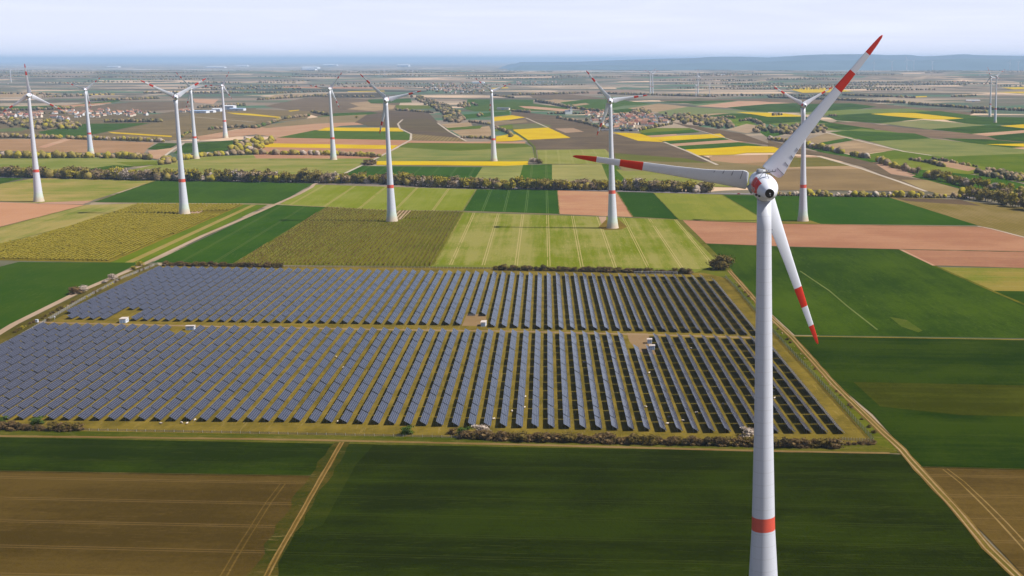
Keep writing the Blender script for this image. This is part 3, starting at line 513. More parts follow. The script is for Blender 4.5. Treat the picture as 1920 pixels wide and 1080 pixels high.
def blade_mesh(Lb,ticks=True,cw=1.0,pt=7):
    k=Lb/54.5
    # radius, leading offset, trailing offset, thickness, sweep along the rotor axis
    T=[(4.0,-2.75,1.0,1.5),(4.35,-2.8,2.9,1.45),(5.0,-2.8,3.45,1.35),(6.2,-2.72,3.6,1.25),(9,-2.5,3.05,1.1),(13,-2.2,2.4,.95),(17.2,-1.98,1.96,.8),(25,-1.6,1.55,.6),(34.6,-1.25,1.3,.42),(34.62,-1.25,1.3,.42),(41.2,-.95,1.08,.32),(41.22,-.95,1.08,.32),(47.8,-.78,.9,.22),(47.82,-.78,.9,.22),(51.5,-.6,.66,.16),(53.6,-.4,.42,.1),(54.3,-.2,.2,.06),(54.5,-.05,.05,.03)]
    red=[9,13,14,15,16,17]; n=20; R_=[]
    for r,a,c,t in T:
        a*=cw; c*=cw; t*=cw
        tw=-(R(16)*max(0,1-r/35)+R(pt)); ring=[]
        for i in range(n):
            th=2*math.pi*i/n; u=(1-math.cos(th))/2; x=a+(c-a)*u; yt=t*.5*math.sin(th)*(1.35*math.sqrt(max(0,1-u))+.08)
            bend=.9*(r/54.5)**2
            X=x*math.cos(tw)-yt*math.sin(tw); Y=x*math.sin(tw)+yt*math.cos(tw)+bend
            ring.append((X*k,Y*k,r*k))
        R_.append(ring)
    b=MB(); b.rings(R_,mf=lambda i:1 if (T[i][0]>=34.61 and T[i][0]<41.2) or T[i][0]>=47.81 else 0)
    if ticks:
        for r,x0,x1 in((6.3,.9,3.55),(9,1.5,3.02),(11.6,1.6,2.6),(14.2,1.5,2.2)):
            for sgn in(-1,):
                tw=-(R(16)*max(0,1-r/35)+R(pt)); P=[]
                for x in(x0,x1):
                    u=(x-np.interp(r,[q[0] for q in T],[q[1] for q in T])); cc=np.interp(r,[q[0] for q in T],[q[2] for q in T])-np.interp(r,[q[0] for q in T],[q[1] for q in T]); u/=cc
                    t=np.interp(r,[q[0] for q in T],[q[3] for q in T]); s_=math.sqrt(max(0,1-(1-2*u)**2)); yt=-t*.5*s_*(1.35*math.sqrt(max(0,1-u))+.08)-.05+.9*(r/54.5)**2
                    X=x*math.cos(tw)-yt*math.sin(tw); Y=x*math.sin(tw)+yt*math.cos(tw); P.append((X*k,Y*k))
                b.tube((P[0][0],P[0][1],(r+.15)*k),(P[1][0],P[1][1],(r-.15)*k),.085*k,.085*k,5,2)
    return b.me('blade',[M_WH,M_RED,M_LINE],True)
def lathe_y(prof,n=36,y0=0):
    return [[(r*math.cos(t*2*math.pi/n),y0+s,r*math.sin(t*2*math.pi/n)) for t in range(n)] for s,r in prof]
EGG=[(6.2,.3),(6.0,1.0),(5.2,2.0),(3.8,2.9),(2.9,3.15)]                        # spinner ahead of the rotor plane
REAR=[(2.6,3.45),(1.2,3.85),(-.6,4.0),(-2.4,3.85),(-4.2,3.4),(-5.8,2.75),(-7.2,2.0),(-8.0,1.5),(-8.15,1.28)]
def rad(s): return np.interp(-s,[-p[0] for p in REAR],[p[1] for p in REAR])
def nacelle_meshes(k):
    b=MB(); b.rings([[(x*k,y*k,z*k) for x,y,z in r] for r in lathe_y(REAR)]); nac=b.me('nacelle',[M_WH],True)
    b=MB(); b.rings([[(x*k,y*k,z*k) for x,y,z in r] for r in lathe_y([(-7.9,1.42),(-8.22,1.38),(-8.24,1.25),(-8.2,.9),(-8.2,.2)])],0)
    b.tube((0,-8.0*k,0),(0,-8.7*k,-.05*k),.22*k,.1*k,8,1); b.tube((-.15*k,-8.1*k,.1*k),(.25*k,-8.2*k,-.75*k),.13*k,.09*k,6,1)
    vent=b.me('vent',[M_BLK,M_GR],True)
    b=MB(); b.rings([[(x*k,(y+5.2)*k,z*k) for x,y,z in r] for r in lathe_y(EGG)]); b.rings([[(x*k,(y)*k,z*k) for x,y,z in r] for r in lathe_y([(3.0,3.2),(5.0,3.3),(8.0,3.1)])])
    for a in range(3):
        th=a*2*math.pi/3; d=Vector((math.sin(th),0,math.cos(th))); b.tube(d*1.5*k+Vector((0,5.2*k,0)),d*4.3*k+Vector((0,5.2*k,0)),1.75*k,1.35*k,18,1)
    hubm=b.me('rotor_hub',[M_WH,M_GR],True)
    def patch(a0,a1,s0,s1,lift=.02,na=10,ns=8,slant=0):
        V=[];Fq=[]
        for j in range(ns+1):
            for i in range(na+1):
                a=a0+(a1-a0)*i/na; s=s0+(s1-s0)*j/ns+slant*(i/na); r=rad(s)+lift; V.append((r*math.cos(a)*k,s*k,r*math.sin(a)*k))
        for j in range(ns):
            for i in range(na): q=j*(na+1)+i; Fq.append((q,q+1,q+na+2,q+na+1))
        return V,Fq
    V,Fq=patch(R(128),R(196),.9,-5.2,slant=.6); red1=mesh('red_panel',V,Fq,[M_RED],smooth=True)
    V,Fq=patch(R(14),R(52),2.2,-1.6); red2=mesh('red_panel',V,Fq,[M_RED],smooth=True)
    b=MB()
    def ring(ac,sc,ra,rs,gap=False):
        pts=[]
        N_=18
        for i in range(N_+1):
            th=2*math.pi*i/N_+(.6 if gap else 0)
            if gap and i>N_-4: break
            a=ac+ra*math.cos(th); s=sc+rs*math.sin(th); r=rad(s)+.06; pts.append(Vector((r*math.cos(a)*k,s*k,r*math.sin(a)*k)))
        for p,q in zip(pts,pts[1:]): b.tube(p,q,.16*k,.16*k,6,0)
    ring(R(178),-1.0,R(7.5),.5,True); l1=b.me('letter',[M_CREAM]); b=MB(); ring(R(180),-2.8,R(8.5),.55); let=(l1,b.me('letter',[M_CREAM]))
    return nac,vent,hubm,red1,red2,let
def make_turbine(name,x,y,hub,Lb,yaw,ph,tilt,label,group,prof,big=False,meshes={}):
    k=Lb/54.5 if not big else 1.0; kk=k*1.02 if not big else .94
    root=empty(name,(x,y,0),R(yaw)); tag(root,label,'wind turbine',group)
    top=hub-3.7*kk; me=tower_mesh(hub,top,prof,bz=42.6 if big else 38.0,bh=4.2 if big else 3.8); obj('tower',me,root)
    key=('n',round(k,3))
    if key not in meshes: meshes[key]=(nacelle_meshes(kk),blade_mesh(Lb,big,1.0 if big else 1.22,10 if big else 2))
    (nac,vent,hubm,r1,r2,let),bl=meshes[key]
    t=R(tilt); off=Vector((0,0,hub)); rx=Matrix.Rotation(t,4,'X')
    n=obj('nacelle',nac,root,off,(t,0,0))
    b=MB(); b.tube((0,0,top-2.2*kk),(0,0,top+1.2*kk),2.05*kk,2.3*kk,24,0); obj('yaw_collar',b.me('yaw_collar',[M_GR],True),root)
    obj('vent',vent,n); rp=obj('red_panel',r1,n); obj('red_panel',r2,n)
    if big:
        obj('letter',let[0],n); obj('letter',let[1],n)
        b=MB(); zt=3.95; yb=-2.6
        b.tube((-2.6,yb,zt+1.0),(2.6,yb,zt+1.15),.15,.15,6); b.tube((-.9,yb-.1,zt+.98),(1.0,yb-.1,zt+1.05),.26,.26,6)
        b.tube((-.8,yb,zt+1),(-2.7,yb-.6,zt-1.1),.07,.07,5); b.tube((0,yb,zt+1),(.5,yb-1.2,zt-.7),.07,.07,5); b.tube((.9,yb,zt+1),(1.8,yb,zt-.5),.07,.07,5); b.tube((-.3,yb,zt+1),(-.3,yb,zt-.2),.07,.07,5)
        for xx in(-2.5,-1.3,.6,1.7,2.5): b.tube((xx,yb,zt+1),(xx,yb,zt+1.5),.05,.05,5); b.box((xx,yb,zt+1.55),(.2,.2,.2))
        obj('weather_mast',b.me('weather_mast',[plain('mast_grey',(.09,.09,.10,1),.5)]),n)
        b=MB()
        for (a,s) in((R(200),-4.4),(R(205),-5.6)): 
            r=rad(s)+.03; c=Vector((r*math.cos(a),s,r*math.sin(a))); b.box(c,(.35,.7,.45),0,.3)
        obj('hatch',b.me('hatch',[M_BLK]),n)
    obj('rotor_hub',hubm,root,off,(t,0,0))
    c=off+rx@Vector((0,5.2*kk,0))
    for i in range(3):
        a=R(ph)+i*2*math.pi/3; o=obj('blade',bl,root); o.matrix_local=Matrix.Translation(c)@rx@Matrix.Rotation(a,4,'Y')
    return root
PROF=[(0,13.6),(.6,13.2),(2,12.7),(6,11.5),(10,10.4),(14,9.9),(28,8.5),(38,7.5),(41.8,7.2),(55,6.3),(75,5.3),(90,4.8),(110,4.2),(140,3.5)]
PROFM=[(0,13),(10,10.4),(28,8.7),(38,7.3),(41.8,7.1),(55,6.5),(75,5.6),(90,5.2),(110,4.7),(140,4.1)]
GT='wind turbines standing in the fields'
make_turbine('wind_turbine',5.0,365,145.2,54.5,11,39,8,'huge white turbine with red-striped blades in the foreground, right of the solar field',GT,PROFM,big=True)
TT=[(-917.2,1652.7,136.0,39.9,11.8,117.9,5,'leftmost white turbine, one blade straight up, beside the pink field'),
(-1278.6,2502.9,124.0,36.8,8,51.8,5,'turbine behind the roadside hedge, second from the left'),
(-670.5,1518.6,137.7,40.7,26,58.5,5,'turbine standing in the yellowish orchard left of the farm road'),
(-1020.6,2377.5,128.7,38.3,5,80.1,5,'turbine just behind the orchard turbine, its base in front of a dark green field'),
(-1223.6,3021.0,121.5,36.7,2,29.5,5,'small turbine at the pink field, fifth from the left'),
(-757.4,2351.8,128.8,37.4,0,38.6,5,'turbine in front of the long yellow rapeseed strips'),
(-403.5,1447.0,136.5,39.9,3,75.8,5,'turbine rising from the brown striped vineyard behind the solar field'),
(-457.2,2320.6,125.3,36.5,5,68.6,5,'turbine at the edge of the narrow rapeseed strip in the centre'),
(-146.2,1386.1,137.4,40.6,7,81.9,5,'turbine in the pale green field with tractor tracks'),
(64.1,1449.4,130.8,39.8,15.5,60.4,5,'turbine between the dark green field and pink soil, right of the big turbine'),
(785.0,4164.5,126.1,34,12,98,5,'far turbine, left one of the close pair at the right edge'),
(725.8,3766.2,132.8,33,12,50.8,5,'far turbine, right one of the close pair at the right edge')]
for x,y,h,Lb,yw,ph,ti,lab in TT: make_turbine('wind_turbine',x,y,h,Lb,yw,ph,ti,lab,GT,PROF if y<3500 else [(a,b*.8) for a,b in PROF])
far_t=[]
def far_turbine(px,pyb,pyh,lab,ph):
    """distant turbine: base pixel row on the plain, hub row gives its height"""
    z=0
    for _ in range(8):
        q=unp(px,pyb,z); z=float(H(q[0],q[1]))
    x,y=q[0],q[1]; hub=CAMH-( (pyh-112)/2400*y*1.016) -z
    if not far_t:
        r=make_turbine('wind_turbine',x,y,100,36,14,ph,5,lab,GT,[(0,7),(40,5),(100,3.2)]); far_t.append(r)
    else:
        r=dup(far_t[0]); r['label']=lab; r.location=(x,y,z); r.rotation_euler=(0,0,R(14))
        for i,c in enumerate([c for c in r.children if c.name.startswith('blade')]):
            t=R(5); rx=Matrix.Rotation(t,4,'X'); c.matrix_local=Matrix.Translation(Vector((0,0,100))+rx@Vector((0,5.2*.67,0)))@rx@Matrix.Rotation(R(ph)+i*2*math.pi/3,4,'Y')
    s=hub/100; r.scale=(s,s,s); r.location=(x,y,z)
FT=[(1219.5,177.5,136,'far turbine, left one of the two nearly touching towers above the blade tip',55),(1224,178,137.5,'far turbine, right one of the two nearly touching towers above the blade tip',62),
(1308.8,177,141,'tallest of three far turbines right of the twin towers, one blade straight up',0),(1305,182,157.5,'shorter far turbine directly in front of the tallest of the three',95),(1330.8,181.8,157.5,'far turbine standing alone on the right of the group of three',45),
(1638.5,133.5,117,'tiny hazy turbine below the hills, leftmost in its row',10),(1672.5,133.5,116,'tiny hazy turbine, second in the row below the hills',50),(1700,132.5,112,'tiny hazy turbine, third in the row below the hills',100),(1713,132,114.5,'tiny hazy turbine, fourth in the row below the hills',40),(1748,132.5,116,'tiny hazy turbine, fifth in the row below the hills',70),
(1893,134,117,'tiny hazy turbine near the right edge, left of two',20),(1909,134,117,'tiny hazy turbine near the right edge, right of two',60),(711,143,132,'faint far turbine above the central village, leftmost of four',20),(721,140,130,'faint far turbine above the central village, second of four',50),(765,141,131,'faint far turbine above the central village, third of four',90),(774,141,131,'faint far turbine above the central village, fourth of four',110),
(20,144,131,'pale far turbine at the left edge on the hazy ridge',60),(348,138,129,'faint far turbine above the orchard turbine, left of two',30),(380,136,127,'faint far turbine left of the small pink field turbine',80),
(813,146,141,'faint short turbine over the upper village roofs',15)]
for a in FT: far_turbine(*a)
# ------------------------------------------------------------------ solar tables
def panelmat():
    m,n,b=newmat('solar_glass'); N=n.nodes;K=n.links.new
    u=N.new('ShaderNodeUVMap'); u.uv_map='uv'; s=N.new('ShaderNodeSeparateXYZ'); K(u.outputs[0],s.inputs[0])
    def M(op,a,b_=None):
        q=N.new('ShaderNodeMath'); q.operation=op
        for i,v in enumerate((a,b_)):
            if v is None: continue
            if isinstance(v,(int,float)): q.inputs[i].default_value=v
            else: K(v,q.inputs[i])
        return q.outputs[0]
    gx=M('LESS_THAN',M('FRACT',M('DIVIDE',s.outputs[0],.98)),.11); gy=M('LESS_THAN',M('FRACT',M('DIVIDE',s.outputs[1],1.64)),.06)
    g=M('MAXIMUM',gx,gy)
    oi=N.new('ShaderNodeNewGeometry'); z=N.new('ShaderNodeTexNoise'); z.inputs['Scale'].default_value=.35; z.inputs['Detail'].default_value=4; K(oi.outputs['Position'],z.inputs['Vector'])
    c=N.new('ShaderNodeMix'); c.data_type='RGBA'; K(z.outputs[0],c.inputs['Factor']); c.inputs['A'].default_value=(.016,.015,.024,1); c.inputs['B'].default_value=(.030,.029,.042,1)
    x=N.new('ShaderNodeMix'); x.data_type='RGBA'; K(g,x.inputs['Factor']); K(c.outputs['Result'],x.inputs['A']); x.inputs['B'].default_value=(.15,.15,.175,1); K(x.outputs['Result'],b.inputs['Base Color'])
    r=N.new('ShaderNodeMapRange'); K(g,r.inputs[0]); r.inputs[3].default_value=.16; r.inputs[4].default_value=.45; K(r.outputs[0],b.inputs['Roughness']); b.inputs['IOR'].default_value=1.5; b.inputs['Specular IOR Level'].default_value=.42
    return m
M_PV=panelmat(); M_STEEL=plain('galvanised_steel',(.33,.33,.34,1),.5,.6); M_BACK=plain('panel_back',(.04,.04,.045,1),.6)
TLEN=18.0; TW=3.95; TILT=R(33)
def table_geo():
    hw=TW/2; zc_=.75+hw*math.sin(TILT)
    def P(a,y,dz=0): return (a*math.cos(TILT)+dz*math.sin(TILT),y,zc_-a*math.sin(TILT)+dz*math.cos(TILT))
    pv=[P(-hw,-TLEN/2),P(hw,-TLEN/2),P(hw,TLEN/2),P(-hw,TLEN/2)]+[P(-hw,-TLEN/2,-.05),P(hw,-TLEN/2,-.05),P(hw,TLEN/2,-.05),P(-hw,TLEN/2,-.05)]
    pf=[(0,1,2,3),(7,6,5,4),(0,4,5,1),(1,5,6,2),(2,6,7,3),(3,7,4,0)]; uvq=[(0,0),(TW,0),(TW,TLEN),(0,TLEN)]
    fb=MB()
    for yy in(-7.6,-3.8,0,3.8,7.6):
        p=P(-1.15,yy,-.12); fb.tube((p[0],yy,0),p,.07,.07,5); p2=P(1.15,yy,-.12); fb.tube((p2[0],yy,0),p2,.07,.07,5); fb.tube(P(-1.6,yy,-.12),P(1.6,yy,-.12),.06,.06,4)
    for a in(-1.2,0,1.2): fb.tube(P(a,-TLEN/2+.2,-.09),P(a,TLEN/2-.2,-.09),.05,.05,4)
    return pv,pf,uvq,fb
pv,pf,uvq,fb=table_geo()
def pvmesh(name,V,Fc,fm,uv): return mesh(name,V,Fc,[M_PV,M_STEEL,M_BACK],fm,uv=uv)
pm=pvmesh('solar_panels',pv,pf,[0,2,1,1,1,1],uvq+[(0,0)]*20); fm_=fb.me('support_frame',[M_STEEL])
tables=[]
def IN(k,kn,v): return float(np.interp(k,kn,v))
for k in range(0,63):          # near block
    xn=IN(k,[0,4,9,18,23,34,41,53,62],[48.3,16.3,-23.2,-95.4,-135.4,-225.6,-281.5,-375.7,-446.5]); yn=IN(k,[0,9,18,23,34,53,62],[604.7,606.6,614,615.9,625.1,629.4,631.5])
    xf=IN(k,[0,9,18,40,48,62],[12.6,-59.1,-130.3,-306.2,-369.2,-481.5]); yf=IN(k,[0,9,18,40,48,62],[822,831,840.4,853.2,855.9,864.8]); n=12
    for j in range(n):
        if k in(10,11) and j>=10: continue
        if k in(49,50) and j>=11: continue
        tables.append(('near',k,j,n,xn,yn,xf,yf))
for k in range(0,63):          # far block
    if k==0: xn,yn,xf,yf=9.4,831.5,-26.3,1047.5
    else:
        xn=IN(k,[1,2,8,18,23,26,55,58,62],[1.4,-6.1,-53.6,-131.9,-172.2,-197.2,-428.6,-452.2,-484.6]); yn=IN(k,[1,2,8,18,23,26,55,61,62],[832.7,836,844,851.5,858.6,865,880.4,886,886.5])
        xf=IN(k,[1,8,18,26,60,62],[-37,-91,-166.7,-229.5,-497.3,-512.3]); yf=IN(k,[1,18,26,60,62],[1067,1075.1,1084.8,1110,1110.6])
    n=12
    for j in range(n):
        if k in(24,25) and j<2: continue
        if k in(56,57) and j<2: continue
        if k==62 and j<1: continue
        tables.append(('far',k,j,n,xn,yn,xf,yf))
info=[]
for t in tables:
    bl,k,j,n,xn,yn,xf,yf=t; a=j/n; b_=(j+1)/n; dx,dy=xf-xn,yf-yn; Lr=math.hypot(dx,dy); 
    cx=xn+dx*(a+b_)/2; cy=yn+dy*(a+b_)/2; ux,uy=dx/Lr,dy/Lr; rz=math.atan2(-dx,dy); cx-=uy*TW/2*math.cos(TILT); cy+=ux*TW/2*math.cos(TILT)
    sc=(Lr/n-1.2)/TLEN; p=prj(cx,cy,1.5); c4=[prj(cx+a_*uy+b2*ux,cy-a_*ux+b2*uy,1.5-.5*a_) for a_,b2 in((-1.7,-9),(1.7,-9),(1.7,9),(-1.7,9))]
    ar=abs(sum(c4[i][0]*c4[(i+1)%4][1]-c4[(i+1)%4][0]*c4[i][1] for i in range(4)))/2
    vis=-10<p[0]<1930 and not(1403<p[0]<1450)
    info.append((ar if vis else -1,cx,cy,rz,sc,t,p))
info.sort(key=lambda q:-q[0])
proto=None; SV=[];SF=[];SM=[];SUV=[]
fpv=np.array(pv)
for i,(ar,cx,cy,rz,sc,t,p) in enumerate(info):
    if p[0]<-60: continue
    jit=random.uniform(-.12,.12)
    if i<300:
        if proto is None:
            proto=empty('solar_table',(0,0,0)); obj('solar_panels',pm,proto); obj('support_frame',fm_,proto); o=proto
        else: o=dup(proto)
        o.location=(cx,cy,.25+jit); o.rotation_euler=(0,random.gauss(0,.012),rz); o.scale=(1,sc,1)
        tag(o,'%s solar table from the front in the %s row from the right, %s block'%(ordn(t[2]+1),ordn(t[1]+1),t[0]),'solar table','solar tables set out in long rows')
    else:
        ca,sa=math.cos(rz),math.sin(rz)
        for V_,F_,M_,U_ in((pv,pf,[0,2,1,1,1,1],uvq+[(0,0)]*20),(fb.v,fb.f,[1]*len(fb.f),None)):
            if U_ is None and i%1: continue
            n0=len(SV); SV+=[(cx+x*ca-y*sc*sa,cy+x*sa+y*sc*ca,z+.25+jit) for x,y,z in V_]; SF+=[tuple(q+n0 for q in f) for f in F_]; SM+=M_
            SUV+=U_ if U_ else [(0,0)]*sum(len(f) for f in F_)
o=obj('solar_tables',pvmesh('solar_tables',SV,SF,SM,SUV)); tag(o,'many more rows of blue-grey solar tables filling the rest of the fenced field','solar tables',kind='stuff')
# ------------------------------------------------------------------ transformer stations, cabinets, gate, fences, sheep
M_ROOF=plain('pale_roof',(.50,.42,.36,1),.8,var=.15,scale=1.5); M_WALL=plain('station_wall',(.55,.57,.62,1),.7); M_DOOR=plain('station_door',(.22,.30,.42,1),.6)
def station(px,py,w_,d_,h_,rz,label,doors=((0,-1),)):
    x,y,_=unp(px,py); r=empty('transformer_station',(x,y,0),rz); tag(r,label,'station')
    b=MB(); b.box((0,0,h_/2),(w_,d_,h_)); obj('wall',b.me('wall',[M_WALL]),r)
    b=MB(); b.box((0,0,h_+.12),(w_+.5,d_+.5,.24)); b.box((0,0,h_+.28),(w_*.7,d_*.7,.08)); obj('roof',b.me('roof',[M_ROOF]),r)
    for i in range(2):
        b=MB(); b.box(((i-.5)*w_*.42,-d_/2-.04,1.15),(w_*.32,.08,2.1)); b.box(((i-.5)*w_*.42+.4,-d_/2-.1,1.15),(.08,.06,.3)); obj('door',b.me('door',[M_DOOR]),r)
    b=MB(); b.box((w_/2+.04,0,1.8),(.08,d_*.5,.8)); obj('louvre',b.me('louvre',[M_GR]),r)
    b=MB(); b.box((0,0,.06),(w_+2,d_+2,.12)); obj('plinth',b.me('plinth',[M_ROOF]),r)
station(233,605,4.2,6.5,3.2,.15,'white transformer station at the left end of the gravel track'); station(357.5,619,5.6,3.0,3.0,.1,'white transformer station below the track, left part of the solar field')
station(907,611,3.2,6.8,3.0,.08,'transformer station with pinkish roof on the gravel yard in the upper block'); station(1218,644,3.0,3.4,2.9,.1,'rear one of two transformer stations on the right gravel yard'); station(1223,656,3.2,3.4,2.9,.1,'front one of two transformer stations on the right gravel yard')
x,y,_=unp(69.5,605); b=MB(); b.box((0,0,1.1),(1.6,1.2,2.2)); b.box((0,0,2.25),(1.8,1.4,.1)); b.box((0,-.62,1.1),(1.2,.04,1.8)); tag(obj('cabinet',b.me('cabinet',[M_WALL]),None,(x,y,0)),'small white cabinet beside the farm road at the track entrance','cabinet')
x,y,_=unp(103,602); b=MB(); b.tube((0,0,0),(0,0,2.4),.06,.05); 
for q in range(6): b.tube((0,0,2.4+.16*q),(0,0,2.4+.16*(q+1)),.5*math.sin(math.pi*(q+.15)/6.3)+.05,.5*math.sin(math.pi*(q+1.15)/6.6)+.02,12)
tag(obj('weather_sensor',b.me('weather_sensor',[M_WH],True),None,(x,y,0)),'white round sensor on a short post near the track entrance','sensor')
x,y,_=unp(884,594); b=MB()
for i in range(5):
    for j in range(2): b.tube((i*1.1-2,j*1.6,0),(i*1.1-2,j*1.6,1.9),.06,.06,5)
for j in range(2): b.tube((-2.1,j*1.6,1.8),(2.6,j*1.6,1.8),.06,.06,5); b.tube((-2.1,j*1.6,1.0),(2.6,j*1.6,1.0),.05,.05,5)
tag(obj('cable_rack',b.me('cable_rack',[M_STEEL]),None,(x,y,0)),'open steel rack beside the gravel yard in the upper block','rack')
def meshmat():
    m,n,b=newmat('wire_mesh'); N=n.nodes; b.inputs['Base Color'].default_value=(.30,.28,.26,1); b.inputs['Roughness'].default_value=.6
    t=N.new('ShaderNodeBsdfTransparent'); x=N.new('ShaderNodeMixShader'); x.inputs[0].default_value=.42; o=[q for q in N if q.type=='OUTPUT_MATERIAL'][0]
    n.links.new(t.outputs[0],x.inputs[1]); n.links.new(b.outputs[0],x.inputs[2]); n.links.new(x.outputs[0],o.inputs[0]); return m
M_MESH=meshmat(); M_POST=plain('fence_post',(.26,.24,.22,1),.8)
def fence(pts,h,n,label,name='wire_fence'):
    C=[Vector(unp(*p)) for p in pts]; seg=[(b-a).length for a,b in zip(C,C[1:])]; tot=sum(seg)
    def at(s):
        for a,b,l in zip(C,C[1:],seg):
            if s<=l: return a.lerp(b,s/l)
            s-=l
        return C[-1]
    r=empty(name,C[0]); tag(r,label,'fence'); c0=C[0]
    V=[];Fq=[]
    for i in range(n+1):
        p=at(tot*i/n)-c0; V+=[p+Vector((0,0,.05)),p+Vector((0,0,h))]
        if i: Fq.append((2*i-2,2*i,2*i+1,2*i-1))
    obj('wire_mesh',mesh('wire_mesh',V,Fq,[M_MESH]),r)
    b=MB(); b.tube((0,0,0),(0,0,h+.25),.09,.08,6); pmz=b.me('post',[M_POST]); b=MB(); b.tube((0,0,0),(0,0,h+.25),.09,.08,6); b.tube((-1.3,.3,0),(0,0,h*.8),.06,.06,5); pmb=b.me('post',[M_POST])
    for i in range(n): p=at(tot*i/n)-c0; obj('post',pmb if i%6==2 else pmz,r,p)
fence([(1360,521),(1383,545),(1414,582),(1447,620),(1490,668),(1532,712),(1590,776),(1638,829)],2.6,96,'long grey mesh fence along the right side of the solar field')
fence([(1638,829),(1575,826)],1.6,12,'short corner fence at the near right end of the solar field'); fence([(0,655),(60,620),(150,566),(230,523),(290,499)],2.4,80,'grey mesh fence between the farm road and the left side of the solar field')
fence([(150,808),(430,813),(865,822)],1.3,40,'low fence along the near edge of the solar field'); fence([(520,501),(700,502),(927,505)],1.9,60,'thin fence along the far edge below the vineyard')
a=Vector(unp(1189,514)); e_=Vector(unp(1270,515)); r=empty('gate',a); tag(r,'white rail gate along the far edge of the solar field','gate')
for i in range(13):
    b=MB(); b.tube((0,0,0),(0,0,2.6),.12,.12,6); obj('post',b.me('post',[M_WH]),r,(e_-a)*i/12)
for z in(.7,1.5,2.4): b=MB(); b.tube((0,0,z),(e_-a)+Vector((0,0,z)),.1,.1,5); obj('rail',b.me('rail',[M_WH]),r)
# sheep
M_WOOL=plain('wool',(.52,.43,.33,1),.95,var=.25,scale=4); M_FACE=plain('sheep_face',(.16,.12,.09,1),.8)
def sheep_mesh(head=0):
    b=MB(); n=12
    P=[(-.72,.08,.70),(-.66,.26,.72),(-.45,.37,.74),(-.1,.40,.72),(.25,.37,.74),(.48,.29,.78),(.62,.17,.86),(.68,.06,.92)]
    R_=[[(x,r*math.cos(t*2*math.pi/n),z+r*.88*math.sin(t*2*math.pi/n)) for t in range(n)] for x,r,z in P]; b.rings(R_)
    hz=.95 if head==0 else .35; hx=.85 if head==0 else .88
    b.tube((.5,0,.85),(hx,0,hz+.02),.17,.11,8,0); b.tube((hx-.05,0,hz+.05),(hx+.25,0,hz-.12),.12,.07,8,1)
    for s in(-1,1): b.tube((hx,s*.1,hz+.08),(hx-.04,s*.24,hz+.04),.045,.02,5,1)
    for xx,bd in((-.5,-.06),(.42,.05)):
        for s in(-1,1): b.tube((xx,s*.2,.55),(xx+bd,s*.19,.28),.095,.055,6,1); b.tube((xx+bd,s*.19,.28),(xx,s*.19,0),.055,.045,6,1)
    b.tube((-.7,0,.8),(-.86,0,.55),.07,.03,5,0); return b.me('sheep',[M_WOOL,M_FACE],True)
shm=[sheep_mesh(0),sheep_mesh(1)]
SH=[(301.7,796),(340.7,794.5),(351,796),(365.7,789.5),(630,671),(644.5,691),(633,793),(925.7,787.5),(985,746),(983.7,766),(960,773),(1095.5,681),(1217,701),(1296,655),(1210.7,765),(1254.5,784),(1251,796.5),(1280.5,791),(1306,776),(1355.7,759.5),(1277,607),(1450,735),(1452,748.5),(405+6,827+18)]
SH=SH[:-1]
for i,(a,b_) in enumerate(SH):
    x,y,_=unp(a,b_); o=obj('sheep',shm[i%2],None,(x,y,0),(0,0,random.uniform(0,6.28))); o.scale=(1.15,1.15,1.15)
    where='front strip' if b_>780 else ('middle of the near block' if b_>640 else 'upper block')
    tag(o,'%s grazing sheep from the left among the solar rows, %s'%(ordn(1+sorted(SH).index((a,b_))),where),'sheep','sheep grazing between the solar tables')
# ------------------------------------------------------------------ vehicles on the highway
def car(px,py,col,label,z=.2):
    x,y,_=unp(px,py,z+5*0); r=empty('car',(x,y,zc_hw),R(-2)); tag(r,label,'car','cars on the highway')
    m=plain('car_paint',col,.25,.2,var=.03); gl=plain('car_glass',(.02,.025,.03,1),.1); ty=plain('tyre',(.02,.02,.02,1),.8)
    b=MB(); prof=[(-2.2,.35),(-2.25,.8),(-1.9,.95),(-1.3,1.0),(-.8,1.42),(.6,1.45),(1.25,1.0),(2.1,.85),(2.25,.6),(2.2,.35)]
    b.rings([[(x_,s,z_) for x_,z_ in prof] for s in(-.88,-.8,.8,.88)]); obj('body',b.me('body',[m]),r)
    b=MB(); b.box((-.1,0,1.2),(1.7,1.7,.3)); obj('window',b.me('window',[gl]),r)
    for xx in(-1.35,1.4):
        for s in(-1,1): b=MB(); b.tube((xx,s*.72,.33),(xx,s*.93,.33),.33,.33,14); obj('wheel',b.me('wheel',[ty]),r)
zc_hw=zc[0]-.03
car(1385,364.4,(.6,.02,.02,1),'red car on the highway just left of the big turbine'); car(1883,371.6,(.05,.12,.35,1),'blue car on the highway near the right edge'); car(1483,364.8,(.8,.8,.8,1),'white car on the highway right of the big turbine')
